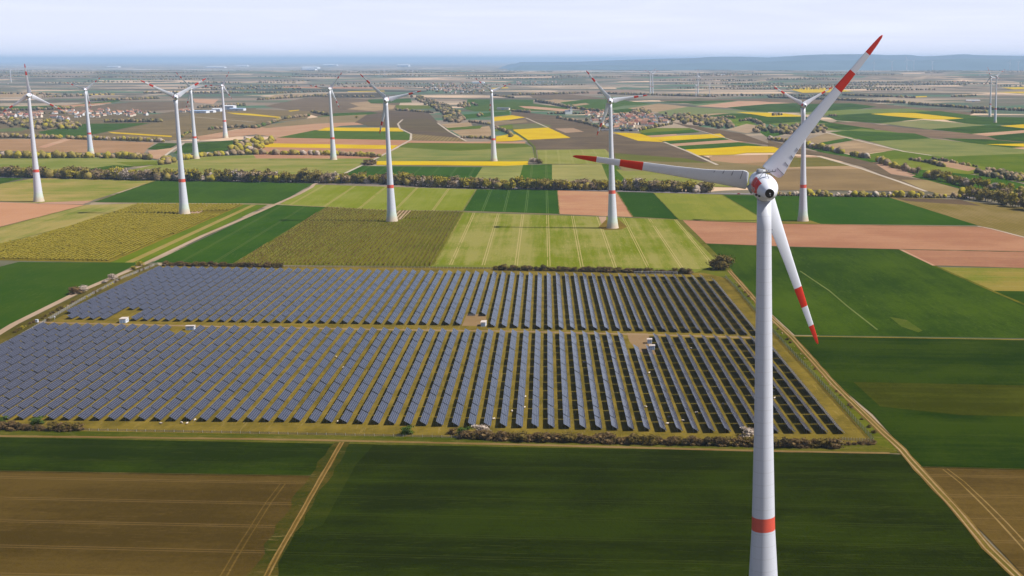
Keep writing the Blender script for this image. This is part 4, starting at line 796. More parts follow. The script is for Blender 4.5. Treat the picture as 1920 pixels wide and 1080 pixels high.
# ------------------------------------------------------------------ vegetation
def leafmat(name,a,b_,sc=.25,k=.9):
    m,n,b=newmat(name); N=n.nodes;K=n.links.new; b.inputs['Roughness'].default_value=.85; b.inputs['Specular IOR Level'].default_value=.1
    t=N.new('ShaderNodeNewGeometry'); z=N.new('ShaderNodeTexNoise'); z.inputs['Scale'].default_value=sc; z.inputs['Detail'].default_value=5; z.inputs['Roughness'].default_value=.7; K(t.outputs['Position'],z.inputs['Vector'])
    r=N.new('ShaderNodeMapRange'); r.inputs[1].default_value=.32; r.inputs[2].default_value=.68; K(z.outputs[0],r.inputs[0])
    x=N.new('ShaderNodeMix'); x.data_type='RGBA'; K(r.outputs[0],x.inputs['Factor']); x.inputs['A'].default_value=lin(*a,k); x.inputs['B'].default_value=lin(*b_,k); K(x.outputs['Result'],b.inputs['Base Color']); return m
LM={'yellow':leafmat('foliage_yellow_green',(120,110,34),(168,150,42)),'olive':leafmat('foliage_olive',(106,94,42),(150,132,62)),'bare':leafmat('twigs_brown',(112,92,64),(156,134,104)),
 'blossom':leafmat('blossom',(140,120,100),(190,174,158)),'dark':leafmat('foliage_dark',(70,66,44),(104,94,66)),'green':leafmat('foliage_green',(54,72,20),(82,98,32))}
M_BARK=plain('bark',(.10,.075,.05,1),.9,var=.3,scale=3)
ICO=None
def ico():
    global ICO
    if ICO is None:
        t=(1+5**.5)/2; v=[(-1,t,0),(1,t,0),(-1,-t,0),(1,-t,0),(0,-1,t),(0,1,t),(0,-1,-t),(0,1,-t),(t,0,-1),(t,0,1),(-t,0,-1),(-t,0,1)]
        f=[(0,11,5),(0,5,1),(0,1,7),(0,7,10),(0,10,11),(1,5,9),(5,11,4),(11,10,2),(10,7,6),(7,1,8),(3,9,4),(3,4,2),(3,2,6),(3,6,8),(3,8,9),(4,9,5),(2,4,11),(6,2,10),(8,6,7),(9,8,1)]
        v=[np.array(p)/np.linalg.norm(p) for p in v]; e={};f2=[]
        def mid(a,b):
            k=(min(a,b),max(a,b))
            if k not in e: p=v[a]+v[b]; v.append(p/np.linalg.norm(p)); e[k]=len(v)-1
            return e[k]
        for a,b,c in f: x,y,z=mid(a,b),mid(b,c),mid(c,a); f2+=[(a,x,z),(b,y,x),(c,z,y),(x,y,z)]
        ICO=(np.array(v),np.array(f2))
    return ICO
def crown_mesh(name,mat,seed,wide=1.0,n_leaf=420,lobes=9,low=.18,dens=.62):
    """unit-high tree crown: jittered lobes buried in a cloud of leaf clumps"""
    r=np.random.default_rng(seed); V=[];Fc=[]; n0=0; L_=[]
    for i in range(lobes):
        a=r.uniform(0,6.28); q=r.uniform(.0,.30)*wide; z=r.uniform(low+.14,.80); s=r.uniform(.13,.24)*(1.15-abs(z-.5)); L_.append((q*math.cos(a),q*math.sin(a),z,s))
    iv,jf=ico()
    for x,y,z,s in L_:
        vv=iv*(1+r.uniform(-.3,.3,(len(iv),1)))*np.array([s*wide,s*wide,s])*dens+np.array([x,y,z]); V.append(vv); Fc.append(jf+n0); n0+=len(vv)
    V2=[];F4=[]
    for i in range(n_leaf):
        x,y,z,s=L_[r.integers(lobes)]; d=r.normal(size=3); d/=np.linalg.norm(d); rr=s*r.uniform(.6,1.35)
        c=np.array([x,y,z])+d*rr*np.array([wide,wide,1]); 
        if c[2]<low*.6: continue
        u=r.normal(size=3); u/=np.linalg.norm(u); w_=np.cross(u,r.normal(size=3)); w_/=np.linalg.norm(w_); q=r.uniform(.022,.05)
        V2+=[c-u*q-w_*q,c+u*q-w_*q*.6,c+u*q+w_*q,c-u*q*.6+w_*q]; F4.append((n0,n0+1,n0+2,n0+3)); n0+=4
    VV=np.vstack(V+[np.array(V2)]); FF=[tuple(f) for f in np.vstack(Fc)]+F4
    return mesh(name,VV,FF,[mat])
def trunk_mesh(seed,wide=1):
    r=random.Random(seed); b=MB(); b.tube((0,0,-.02),(0,0,.30),.030,.022,6); b.tube((0,0,.30),(r.uniform(-.03,.03),0,.62),.022,.010,5)
    for i in range(4):
        a=i*1.57+r.uniform(-.4,.4); b.tube((0,0,.2+.06*i),(.2*wide*math.cos(a),.2*wide*math.sin(a),.45+.07*i),.013,.006,5)
    return b.me('trunk',[M_BARK])
KN=['yellow','olive','bare','blossom','dark','green']
CR={(k,i):crown_mesh('crown',LM[k],hash((KN.index(k),i))%9999,[1.0,1.25,.8][i],420,[9,11,7][i]) for k in KN for i in range(3)}
TRK=[trunk_mesh(i,[1,1.25,.8][i]) for i in range(3)]
BM=dict(LM); BM['bare']=leafmat('hedge_twigs',(84,66,38),(124,100,64),.6); BM['olive']=leafmat('hedge_olive',(78,66,28),(112,94,42),.6); BM['dark']=leafmat('hedge_dark',(58,50,30),(86,72,44),.6)
BUSHM={(k,i):crown_mesh('bush',BM[k],50+KN.index(k)*7+i,1.9,900,14,.02,.62) for k in KN for i in range(2)}
DESC={'yellow':'yellow-green tree','olive':'olive-brown tree','bare':'bare brown tree','blossom':'pale blossoming tree','dark':'dark tree','green':'green tree'}
plants=[] # (size, x,y,h,kind,place,px)
def addp(u,v,h,kind,place,typ='tree'):
    z=0
    for _ in range(4 if v<165 else 1):
        q=unp(u,v,z); z=float(H(q[0],q[1]))
    plants.append(dict(x=q[0],y=q[1],z=z,h=h,k=kind,place=place,u=u,v=v,t=typ,size=h*2400/math.hypot(q[0],q[1])))
def pick(mix): 
    q=random.random()*sum(mix.values())
    for k,w_ in mix.items():
        q-=w_
        if q<=0: return k
    return k
def tline(pts,n,h0,h1,mix,place,wid=6,typ='tree'):
    C=[Vector(unp(*p)) for p in pts]; seg=[(b-a).length for a,b in zip(C,C[1:])]; tot=sum(seg)
    for i in range(n):
        s=tot*(i+random.uniform(.1,.9))/n
        for a,b,l in zip(C,C[1:],seg):
            if s<=l or b is C[-1]: p=a.lerp(b,min(1,s/l)); break
            s-=l
        p=p+Vector((0,random.uniform(-wid,wid),0)); 
        u,v=prj(p.x,p.y,0); addp(u,v,random.uniform(h0,h1)*random.choice((.7,.9,1,1,1.1)),pick(mix),place,typ)
def tarea(poly,n,h0,h1,mix,place):
    us=[p[0] for p in poly]; vs=[p[1] for p in poly]; c=0; tries=0
    while c<n and tries<n*50:
        tries+=1; u,v=random.uniform(min(us),max(us)),random.uniform(min(vs),max(vs)); ins=False; j=len(poly)-1
        for i in range(len(poly)):
            a,b=poly[i],poly[j]
            if (a[1]>v)!=(b[1]>v) and u<(b[0]-a[0])*(v-a[1])/(b[1]-a[1])+a[0]: ins=not ins
            j=i
        if ins: addp(u,v,random.uniform(h0,h1),pick(mix),place); c+=1
MX={'yellow':.22,'olive':.42,'bare':.30,'blossom':.07}; MD={'dark':.5,'bare':.3,'olive':.2}; MY={'yellow':.3,'olive':.3,'bare':.3,'blossom':.1}
P_H='long roadside hedgerow'
tline([(-30,331),(0,331),(250,337),(480,341),(600,342.5)],150,13,18,MX,P_H,9); tline([(600,342.5),(720,344),(805,350),(960,354.5),(1145,356.5),(1335,361.5)],190,12,17,{'yellow':.3,'olive':.38,'bare':.2,'blossom':.12},P_H,8)
tline([(-30,330),(480,339),(700,342),(960,352),(1330,360)],240,4,8,{'olive':.6,'dark':.4},P_H,5)
tline([(1440,366),(1620,369),(1815,371)],42,4,9,MY,'sparse hedge right of the big turbine',4); tline([(1440,367),(1815,372)],60,2,4,{'dark':.6,'olive':.4},'sparse hedge right of the big turbine',2)
tline([(1815,372),(1860,379),(1905,389),(1960,400)],26,13,17,MX,'hedge at the right edge',8); tline([(1800,366),(1960,372)],20,8,12,MY,'trees beyond the highway, right edge',8)
tline([(1512,276),(1545,281),(1582,289)],18,9,13,MX,'hedge right of the big blade',5); tline([(1595,292),(1632,298)],9,7,11,MX,'hedge right of the big blade',3)
tline([(1645,304),(1680,316),(1722,328)],18,8,13,MX,'diagonal hedge on the right',4); tline([(1733,332),(1775,341),(1815,351),(1870,358),(1925,364)],34,10,15,MX,'diagonal hedge on the right',7)
tline([(1702,300),(1740,306),(1772,314)],18,6,9,MD,'hedge of the meadow island',4); tline([(1747,299),(1790,306),(1832,314)],16,4,7,MD,'hedge of the meadow island',3); tarea([(1830,326),(1850,322),(1915,331),(1930,342),(1900,341),(1850,334)],46,6,10,MD,'copse at the right edge')
tarea([(1440,241),(1480,237),(1547,239),(1550,248),(1500,256),(1440,250)],80,9,13,MD,'dark wood behind the big blade'); tline([(1440,262),(1480,268)],14,7,10,MX,'hedge behind the big blade')
tarea([(1255,220),(1300,216),(1365,228),(1375,240),(1350,242),(1300,236),(1262,228)],110,9,14,MD,'wood right of the red-roofed village'); tline([(1385,228),(1405,226),(1428,234)],20,8,11,MD,'copse left of the dark wood'); tarea([(1410,242),(1435,238),(1440,252),(1415,250)],14,8,12,MD,'copse left of the dark wood')
tline([(1340,224),(1365,220),(1380,223)],10,7,9,MD,'copse left of the dark wood')
tarea([(1095,212),(1258,214),(1262,228),(1200,245),(1150,244),(1100,228)],90,6,10,{'dark':.4,'bare':.4,'olive':.2},'red-roofed village'); tline([(1045,222),(1095,232),(1145,246),(1200,245),(1262,233)],50,7,10,MD,'edge of the red-roofed village')
tarea([(1185,212),(1205,206),(1222,212),(1215,217),(1190,216)],30,10,14,MD,'wood behind the red-roofed village'); tline([(1005,191),(1035,196),(1067,203),(1135,211)],60,9,13,MD,'brook trees left of the village'); tline([(960,209),(992,212)],20,7,10,MD,'hedge left of the church'); tline([(1027,214),(1090,214),(1105,213)],24,7,10,MD,'trees by the church')
tarea([(767,181),(790,182),(845,200),(862,214),(870,225),(862,231),(835,229),(828,214),(800,198)],170,9,14,MD,'valley wood in the centre'); tarea([(855,196),(890,193),(895,198),(860,204)],26,8,11,MD,'valley wood in the centre')
tline([(742,207),(812,212)],30,7,10,MD,'hedge left of the valley wood'); tline([(480,188),(545,184),(610,179)],50,9,12,MD,'tree line in the hazy left distance'); tline([(480,176),(620,172)],30,9,12,MD,'tree line in the hazy left distance')
tline([(585,211),(610,216),(622,217)],16,8,11,MD,'hedge behind the pink field'); tline([(387,244),(450,239),(480,241),(500,235),(530,224),(580,218)],60,7,10,{'dark':.3,'bare':.3,'olive':.2,'green':.2},'hedge behind the pink field')
tline([(-30,297),(100,297),(182,296)],40,10,14,MX,'middle hedge on the left'); tline([(187,297),(230,297),(285,300)],26,9,13,MX,'middle hedge on the left'); tarea([(292,309),(325,300),(335,304),(300,312)],14,8,12,MX,'middle hedge on the left')
tline([(337,299),(350,300),(375,295),(430,291),(480,290),(575,291)],50,8,12,MY,'hedge in front of the rapeseed strips'); tline([(580,291),(640,292),(712,295)],22,8,11,MY,'hedge in front of the rapeseed strips'); tarea([(430,286),(440,272),(500,258),(514,258),(512,272),(470,286)],42,9,13,MY,'bushy corner by the rapeseed strips')
tline([(-30,258),(115,260)],34,8,12,MX,'upper hedge on the left'); tline([(125,261),(220,263),(310,267)],40,8,11,MX,'upper hedge on the left'); tarea([(0,222),(60,226),(150,232),(150,243),(60,243),(0,238)],110,9,13,{'dark':.3,'bare':.3,'olive':.3,'yellow':.1},'orchards below the left village'); tline([(195,230),(300,229)],44,9,12,MD,'orchards below the left village')
tline([(335,262),(352,250),(372,248)],12,5,8,{'green':.5,'olive':.5},'green patch left of the pink field')
tline([(-30,208),(60,207),(140,204)],40,8,12,MD,'hazy tree line left'); tline([(165,189),(230,188),(300,185)],50,9,13,MD,'hazy tree line left'); tline([(270,175),(480,175)],60,9,13,MD,'hazy tree line left'); tline([(80,183),(170,180)],30,8,11,MD,'hazy tree line left'); tline([(0,214),(290,212)],60,6,9,MD,'left village'); tline([(370,203),(460,198)],30,8,12,MD,'trees round the white sheds')
tline([(1440,183),(1570,188),(1695,194)],90,9,13,MD,'far tree line on the right'); tline([(1705,196),(1825,204),(1930,209)],70,9,13,MD,'far tree line on the right'); tline([(1580,179),(1715,184)],50,9,12,MD,'far tree line on the right'); tline([(1782,182),(1830,180)],14,8,10,MD,'far tree line on the right'); tline([(1822,212),(1850,212)],14,8,11,MD,'hedge at the twin turbines')
tline([(1122,176),(1342,182)],80,9,13,MD,'far tree line in the centre'); tline([(960,179),(1105,175)],50,9,13,MD,'far tree line in the centre'); tline([(920,179),(962,184)],20,9,12,MD,'far tree line in the centre')
tline([(880,230),(920,234)],12,7,10,MD,'hedge in the centre'); tline([(865,259),(920,260),(925,262)],26,5,8,MD,'hedge in the centre'); tline([(927,240),(955,251),(958,258)],22,7,10,MD,'hedge in the centre'); tarea([(895,219),(900,214),(908,219)],6,7,10,MD,'hedge in the centre'); tline([(1447,217),(1470,216)],4,8,10,MD,'farm in the rapeseed'); tline([(1555,218),(1570,218)],6,6,9,MD,'farm in the rapeseed')
tarea([(795,154),(900,156),(912,176),(850,178),(795,172)],90,8,12,MD,'upper village')
# solitary trees and bushes
def solo(u,v,h,k,lab,typ='tree',wide=None):
    addp(u,v,h,k,None,typ); plants[-1]['label']=lab; plants[-1]['size']=9999
solo(1352,505,12.5,'olive','broad olive-brown tree at the far right corner of the solar field','bushy'); solo(1343,505,9,'olive','smaller olive tree leaning against the broad tree at the solar field corner','bushy')
solo(689,310,10.5,'bare','round brown bush left of the narrow rapeseed strip','bushy'); solo(697,309,9,'olive','olive bush touching the round brown bush beside the rapeseed strip','bushy')
solo(1000,307,10.5,'blossom','white blossoming bush at the right end of the narrow rapeseed strip','bushy'); solo(1010,307,8.5,'olive','olive bush right of the white blossoming bush at the rapeseed strip','bushy')
solo(699,296,8,'olive','olive bush beside the dirt path above the rapeseed strip','bushy'); solo(669,223,11,'yellow','single yellow-green tree at the top of the pink field')
solo(211,524,5,'blossom','pale blossoming small tree on the farm road, middle of three','bushy'); solo(156,549,6,'blossom','pale blossoming small tree beside the farm road left of the solar field','bushy'); solo(139,552,6,'bare','bare small tree left of the blossoming one on the farm road','bushy'); solo(197,531,3,'blossom','tiny pale bush between the small farm road trees','bushy')
solo(262,499,4.5,'yellow','yellow bush at the bend of the farm road by the solar field','bushy'); solo(251,506,3.5,'yellow','small yellow bush just below the bend of the farm road','bushy')
solo(763,815,4.6,'green','single green bush at the near edge of the solar field','bushy'); solo(849,815,3.2,'bare','low twiggy bush right of the single green bush','bushy'); solo(871,818,5,'green','green bush at the left end of the near hedge','bushy'); solo(905,814,4.8,'blossom','white blossoming shrub behind the left end of the near hedge','bushy')
solo(1405,820,4.8,'blossom','white flowering shrub beside the big tower','bushy'); solo(70,796,4.2,'green','green bush in the short hedge at the left edge','bushy'); solo(3,794,4,'green','green bush cut by the left edge beside the solar rows','bushy')
solo(91,603,2.6,'olive','low olive bush between road and cabinet','bushy')
# individually built bushes of the three clipped hedges round the solar field
BX={'bare':.55,'olive':.3,'dark':.15}
tline([(866,822),(960,826),(1140,831),(1285,834)],56,2.7,4.1,BX,'near hedge below the solar rows',1.0,'bushy'); tline([(1290,834),(1440,838),(1572,840)],38,2.8,4.1,BX,'near hedge below the solar rows',1.0,'bushy'); tline([(-10,806),(70,807),(150,808)],24,2.6,3.8,BX,'short hedge at the lower left',1.0,'bushy')
tline([(310,499),(420,500),(530,502)],38,2.8,4.2,BX,'far hedge above the solar rows',.8,'bushy'); tline([(928,506.5),(1060,509),(1200,512),(1297,514)],60,2.8,4.4,{'bare':.4,'olive':.35,'dark':.25},'far hedge above the solar rows',.8,'bushy')
tline([(20,628),(90,592),(160,560),(230,523),(290,498)],46,1.2,2.4,{'olive':.6,'bare':.3,'yellow':.1},'scrub strip along the farm road',2.5,'bushy'); tline([(1378,530),(1425,580),(1500,664),(1590,758),(1650,826)],30,.8,1.7,{'bare':.7,'olive':.3},'scrub strip outside the right fence',1.2,'bushy'); tline([(1575,835),(1640,834)],12,1.2,1.8,{'blossom':.3,'bare':.7},'brush pile at the near right fence corner',1,'bushy')
plants.sort(key=lambda p:-p['size']); plants=[p for p in plants if -40<p['u']<1960]
tr=[p for p in plants if p['t']=='tree']; bu=[p for p in plants if p['t']!='tree']
ind=tr[:300]; rest=tr[300:]; ibu=bu[:290]; rest+=bu[290:]
protos={}
def place_ind(L_,typ):
    groups={}
    for p in L_:
        if p.get('label'): continue
        groups.setdefault((p['k'],p['place']),[]).append(p)
    for (k,pl),g in groups.items():
        g.sort(key=lambda p:p['u'])
        for i,p in enumerate(g):
            d=DESC[k] if typ=='tree' else DESC[k].replace('tree','bush')
            p['label']=('only %s, %s'%(d,pl)) if len(g)==1 else '%s %s from the left, %s'%(ordn(i+1),d,pl)
    for p in L_:
        i=random.randrange(3) if typ=='tree' else random.randrange(2)
        key=(typ,p['k'],i)
        if key not in protos:
            r=empty('tree' if typ=='tree' else 'bush',(0,0,0))
            if typ=='tree': obj('crown',CR[(p['k'],i)],r); obj('trunk',TRK[i],r)
            else: obj('foliage',BUSHM[(p['k'],i)],r); obj('stem',TRK[i],r,None).scale=(1,1,.6)
            protos[key]=r
        else: r=dup(protos[key])
        h=p['h']*1.08; r.location=(p['x'],p['y'],p['z']); r.rotation_euler=(0,0,random.uniform(0,6.28)); wf=random.uniform(.9,1.25); r.scale=(h*wf,h*wf,h)
        if typ!='tree' and p['size']<9999: r.scale=(h*1.1,h*1.1,h*1.15)
        gr=('trees of the '+p['place'] if typ=='tree' else 'bushes of the '+p['place']) if p['place'] else None
        tag(r,p['label'],'tree' if typ=='tree' else 'bush',gr)
place_ind(ind,'tree'); place_ind(ibu,'bush')
# remaining small far trees: one mass
def blobs(name,L_,mats,lo=False):
    iv,jf=ico(); r=np.random.default_rng(5); V=[];Fq=[];M_=[];n0=0
    for p in L_:
        for q in range(1 if lo else 2):
            h=p['h']*(1 if q==0 else .7); s=np.array([h*.55,h*.5,h*.52]); c=np.array([p['x']+(0 if q==0 else r.uniform(-.5,.5)*h),p['y']+(0 if q==0 else r.uniform(-3,3)),p['z']+h*.48])
            vv=iv*(1+r.uniform(-.28,.28,(len(iv),1)))*s+c; V.append(vv); Fq.append(jf+n0); n0+=len(vv); M_+= [KN.index(p['k'])]*len(jf)
    V=np.vstack(V);Fq=np.vstack(Fq); me=bpy.data.meshes.new(name); me.vertices.add(len(V)); me.vertices.foreach_set('co',V.ravel()); me.loops.add(Fq.size); me.loops.foreach_set('vertex_index',Fq.ravel().astype(int)); me.polygons.add(len(Fq)); me.polygons.foreach_set('loop_start',np.arange(0,Fq.size,3)); me.polygons.foreach_set('loop_total',[3]*len(Fq))
    for m in mats: me.materials.append(m)
    me.polygons.foreach_set('material_index',M_); me.update(calc_edges=True); me.validate(); return obj(name,me)
tag(blobs('woodland',rest,[LM[k] for k in KN]),'mass of small far trees forming woods, hedges and orchards across the plain','woodland',kind='stuff')
far=[]
for _ in range(210):
    y=rng.uniform(6200,21000)**1.0; x=rng.uniform(-.62,.26)*y; a=rng.normal()*.25; n=int(rng.uniform(8,46)); st=rng.uniform(14,22)
    if 6200<y<8800 and rng.random()<.5: continue
    for i in range(n):
        xx=x+math.cos(a)*i*st+rng.normal()*4; yy=y+math.sin(a)*i*st+rng.normal()*14; far.append(dict(x=xx,y=yy,z=float(H(xx,yy))-1,h=rng.uniform(7,14),k=['dark','dark','bare','olive'][rng.integers(4)]))
tag(blobs('far_hedgerows',far,[LM[k] for k in KN],True),'hazy far hedgerows and copses near the horizon','woodland',kind='stuff')
# vineyard and orchard rows: nobody counts the vines
def rows(name,poly,pitch,h,w_,mats,label,cat,gap=.0,step=2.2,leafy=False,hole=None):
    P=[Vector(unp(*p)).to_2d() for p in poly]; d=Vector((ROWA,1)).normalized(); e=Vector((d.y,-d.x))
    A_=[p.dot(d) for p in P]; B_=[p.dot(e) for p in P]; V=[];Fq=[];M_=[]; r=random.Random(3); n0=0
    b=math.ceil(min(B_)/pitch)*pitch
    while b<max(B_):
        xs=[]
        for i in range(len(P)):
            b0,b1,a0,a1=B_[i-1],B_[i],A_[i-1],A_[i]
            if (b0>b)!=(b1>b): xs.append(a0+(b-b0)/(b1-b0)*(a1-a0))
        xs.sort()
        for s0,s1 in zip(xs[::2],xs[1::2]):
            a=s0+1
            while a<s1-1:
                L_=step*r.uniform(.8,1.25)
                c=d*(a+L_/2)+e*(b+r.uniform(-.15,.15)); ok=True
                if hole:
                    for hx,hy,hr in hole:
                        if (c-Vector((hx,hy))).length<hr: ok=False
                if ok and r.random()>gap:
                    hh=h*r.uniform(.65,1.2); ww=w_*r.uniform(.6,1.2)/2
                    if leafy:
                        k=6; ring=[(math.cos(t*6.283/k)*ww,math.sin(t*6.283/k)*ww) for t in range(k)]
                        V+=[(c.x+x*.6,c.y+y*.6,.2) for x,y in ring]+[(c.x+x*r.uniform(.8,1.3),c.y+y*r.uniform(.8,1.3),hh*.6) for x,y in ring]+[(c.x+r.uniform(-.2,.2),c.y,hh)]
                        Fq+=[(n0+i,n0+(i+1)%k,n0+k+(i+1)%k,n0+k+i) for i in range(k)]+[(n0+k+i,n0+k+(i+1)%k,n0+2*k) for i in range(k)]; n0+=2*k+1; M_+=[r.choice((0,0,1,1,2)) if len(mats)>2 else r.randrange(len(mats))]*(2*k)
                    else:
                        q=d*(L_/2*.98); s=e*ww; V+=[(*(c-q-s),.1),(*(c+q-s),.1),(*(c+q-s*.3),hh),(*(c-q-s*.3),hh*r.uniform(.85,1)),(*(c-q+s),.1),(*(c+q+s),.1),(*(c+q+s*.3),hh),(*(c-q+s*.3),hh*.97)]
                        Fq+=[(n0,n0+1,n0+2,n0+3),(n0+5,n0+4,n0+7,n0+6),(n0+3,n0+2,n0+6,n0+7),(n0,n0+3,n0+7,n0+4),(n0+1,n0+5,n0+6,n0+2)]; n0+=8; M_+=[r.randrange(len(mats))]*5
                a+=L_
        b+=pitch
    o=obj(name,mesh(name,V,Fq,mats,M_)); tag(o,label,cat,kind='stuff')
VB=leafmat('vine_brown',(72,58,16),(94,76,28),.5); VB2=leafmat('vine_olive',(88,84,22),(112,104,34),.5)
rows('vineyard_rows',[(612,389),(722,395),(868,397.5),(813,499),(440,495)],4.1,1.75,1.15,[VB,VB2],'brown bare vine rows on the green striped vineyard behind the solar field','vines',gap=.03,hole=[(-403.5,1447,17),(-385,1460,14)])
OY=leafmat('orchard_yellow',(136,122,26),(152,134,36),.05,.66); OO=leafmat('orchard_olive',(130,116,26),(146,130,36),.05,.66); OB=leafmat('orchard_green',(124,114,26),(142,128,36),.05,.66)
rows('orchard_rows',[(-80,470),(0,458),(62,446),(137,423),(220,396),(257,383),(455,384),(206,490),(0,486),(-80,500)],4.4,2.1,2.4,[OO,OY,OB],'yellow-green young orchard rows round the second near turbine','orchard',gap=.03,step=1.7,leafy=True,hole=[(-670.5,1518.6,16),(-640,1530,22)])
# ------------------------------------------------------------------ villages
M_RF=[plain('roof_orange',lin(180,132,102,.7),.85,var=.2,scale=.2),plain('roof_terracotta',lin(152,106,84,.7),.85,var=.2,scale=.2),plain('roof_red',lin(140,72,60,.7),.85,var=.15,scale=.2),plain('roof_grey',lin(110,112,122,.8),.8,var=.15,scale=.2)]
M_HW=[plain('render_white',(.55,.54,.52,1),.8,var=.05),plain('render_cream',(.62,.52,.40,1),.8,var=.05)]
M_WIN=plain('window_dark',(.03,.035,.045,1),.3)
def house_mesh(L_,D_,hw,hr,rf,wl):
    b=MB(); x,y=L_/2,D_/2
    b.add([(-x,-y,0),(x,-y,0),(x,y,0),(-x,y,0),(-x,-y,hw),(x,-y,hw),(x,y,hw),(-x,y,hw),(-x,0,hw+hr),(x,0,hw+hr)],[(0,1,5,4),(2,3,7,6),(1,2,6,9,5),(3,0,4,8,7)],0)
    o=.5; zz=hw-.25
    for s in(-1,1): b.add([(-x-o,s*(y+o),zz),(x+o,s*(y+o),zz),(x+o,0,hw+hr+.15),(-x-o,0,hw+hr+.15),(-x-o,s*(y+o),zz-.2),(x+o,s*(y+o),zz-.2),(x+o,0,hw+hr-.05),(-x-o,0,hw+hr-.05)],[(0,1,2,3) if s<0 else (3,2,1,0),(4,7,6,5),(0,4,5,1),(0,3,7,4),(1,5,6,2)],1)
    b.box((x*.4,.6,hw+hr+.2),(.7,.7,1.4),1)
    for i in range(3):
        for s in(-1,1): b.box(((i-1)*L_*.28,s*(y+.02),hw*.55),(1.2,.08,1.3),2)
    return b.me('house',[wl,rf,M_WIN])
HM=[house_mesh(l,d,h,r,M_RF[a],M_HW[c]) for l,d,h,r,a,c in((13,9,5,4,0,0),(16,9,5.5,4.2,1,1),(11,9,6,4,0,1),(12,10,5,4,2,0),(14,9,5,3.6,3,0),(18,8,4.5,3.8,1,0),(10,9,5.5,4.5,0,0))]
HC=['orange-roofed house','terracotta-roofed house','cream house with orange roof','red-roofed house','white house with grey roof','long terracotta-roofed house','small white house with orange roof']
def village(poly,n,place,w_=(3,2.2,2,1,1.2,1.5,2),sc=1.0):
    us=[p[0] for p in poly]; vs=[p[1] for p in poly]; L_=[]; t=0
    while len(L_)<n and t<9000:
        t+=1; u,v=random.uniform(min(us),max(us)),random.uniform(min(vs),max(vs)); ins=False; j=len(poly)-1
        for i in range(len(poly)):
            a,b=poly[i],poly[j]
            if (a[1]>v)!=(b[1]>v) and u<(b[0]-a[0])*(v-a[1])/(b[1]-a[1])+a[0]: ins=not ins
            j=i
        if not ins: continue
        z=0
        for _ in range(4 if v<165 else 1):
            q=unp(u,v,z); z=float(H(q[0],q[1]))
        if any(abs(q[0]-a[0])<12 and abs(q[1]-a[1])<17 for a in L_): continue
        k=random.choices(range(7),w_)[0]; L_.append((q[0],q[1],z,k,u))
    L_.sort(key=lambda a:a[4]); cnt={}; tot={}
    for a in L_: tot[a[3]]=tot.get(a[3],0)+1
    for x,y,z,k,u in L_:
        cnt[k]=cnt.get(k,0)+1; o=obj('house',HM[k],None,(x,y,z),(0,0,random.choice((0,1.57))+random.uniform(-.35,.35))); s=random.uniform(.85,1.2)*sc; o.scale=(s,s,s)
        tag(o,('%s %s from the left, %s'%(ordn(cnt[k]),HC[k],place)) if tot[k]>1 else 'only %s, %s'%(HC[k],place),'house','houses of the '+place)
village([(1095,211),(1130,213),(1190,216),(1252,221),(1262,227),(1235,235),(1190,241),(1150,243),(1130,236),(1102,225)],112,'red-roofed valley village')
village([(0,214),(60,212),(180,206),(262,210),(290,216),(240,219),(160,222),(60,222),(0,221)],74,'left village',(4,3,2,.6,.5,1,3)); village([(112,223),(135,223),(135,227),(112,227)],5,'orchard edge',(0,0,0,0,3,0,2)); village([(336,209),(366,207),(366,211),(336,212)],9,'white sheds',(1,0,1,.5,2,0,2))
village([(798,158),(860,156),(905,160),(912,172),(850,177),(800,170)],48,'upper central village',(3,2,3,.5,1,1,3)); village([(0,155),(20,158),(20,162)],1,'left edge'); village([(965,153),(1050,151),(1060,157),(970,159)],22,'far central hamlet',(1,1,1,0,3,0,3)); village([(1322,137),(1425,136),(1430,142),(1330,143)],20,'far right hamlet',(1,1,1,0,3,0,3),1.3); village([(1770,144),(1870,142),(1890,146),(1780,149)],14,'far hamlet under the hills',(1,1,1,0,3,0,3),1.3)
M_SHW=plain('shed_white',(.58,.59,.62,1),.6,var=.04); M_SHB=plain('shed_blue',(.30,.38,.50,1),.6)
def shed(u,v,w_,d_,h_,m,lab,rf=None,rz=0):
    z=0
    for _ in range(6):
        q=unp(u,v,z); z=float(H(q[0],q[1]))
    r=empty('warehouse',(q[0],q[1],z-.2),rz); tag(r,lab,'warehouse')
    b=MB(); b.box((0,0,h_/2),(w_,d_,h_)); n=max(3,int(w_/9))
    obj('wall',b.me('wall',[m]),r); b=MB(); x,y=w_/2+.5,d_/2+.5; b.add([(-x,-y,h_),(x,-y,h_),(x,y,h_),(-x,y,h_),(-x,0,h_+d_*.08),(x,0,h_+d_*.08)],[(0,1,5,4),(3,4,5,2),(0,4,3),(1,2,5),(0,3,2,1)]); obj('roof',b.me('roof',[rf or M_SHW]),r)
    b=MB(); b.box((0,-d_/2-.05,h_*.35),(w_*.2,.1,h_*.6)); obj('door',b.me('door',[M_SHB]),r)
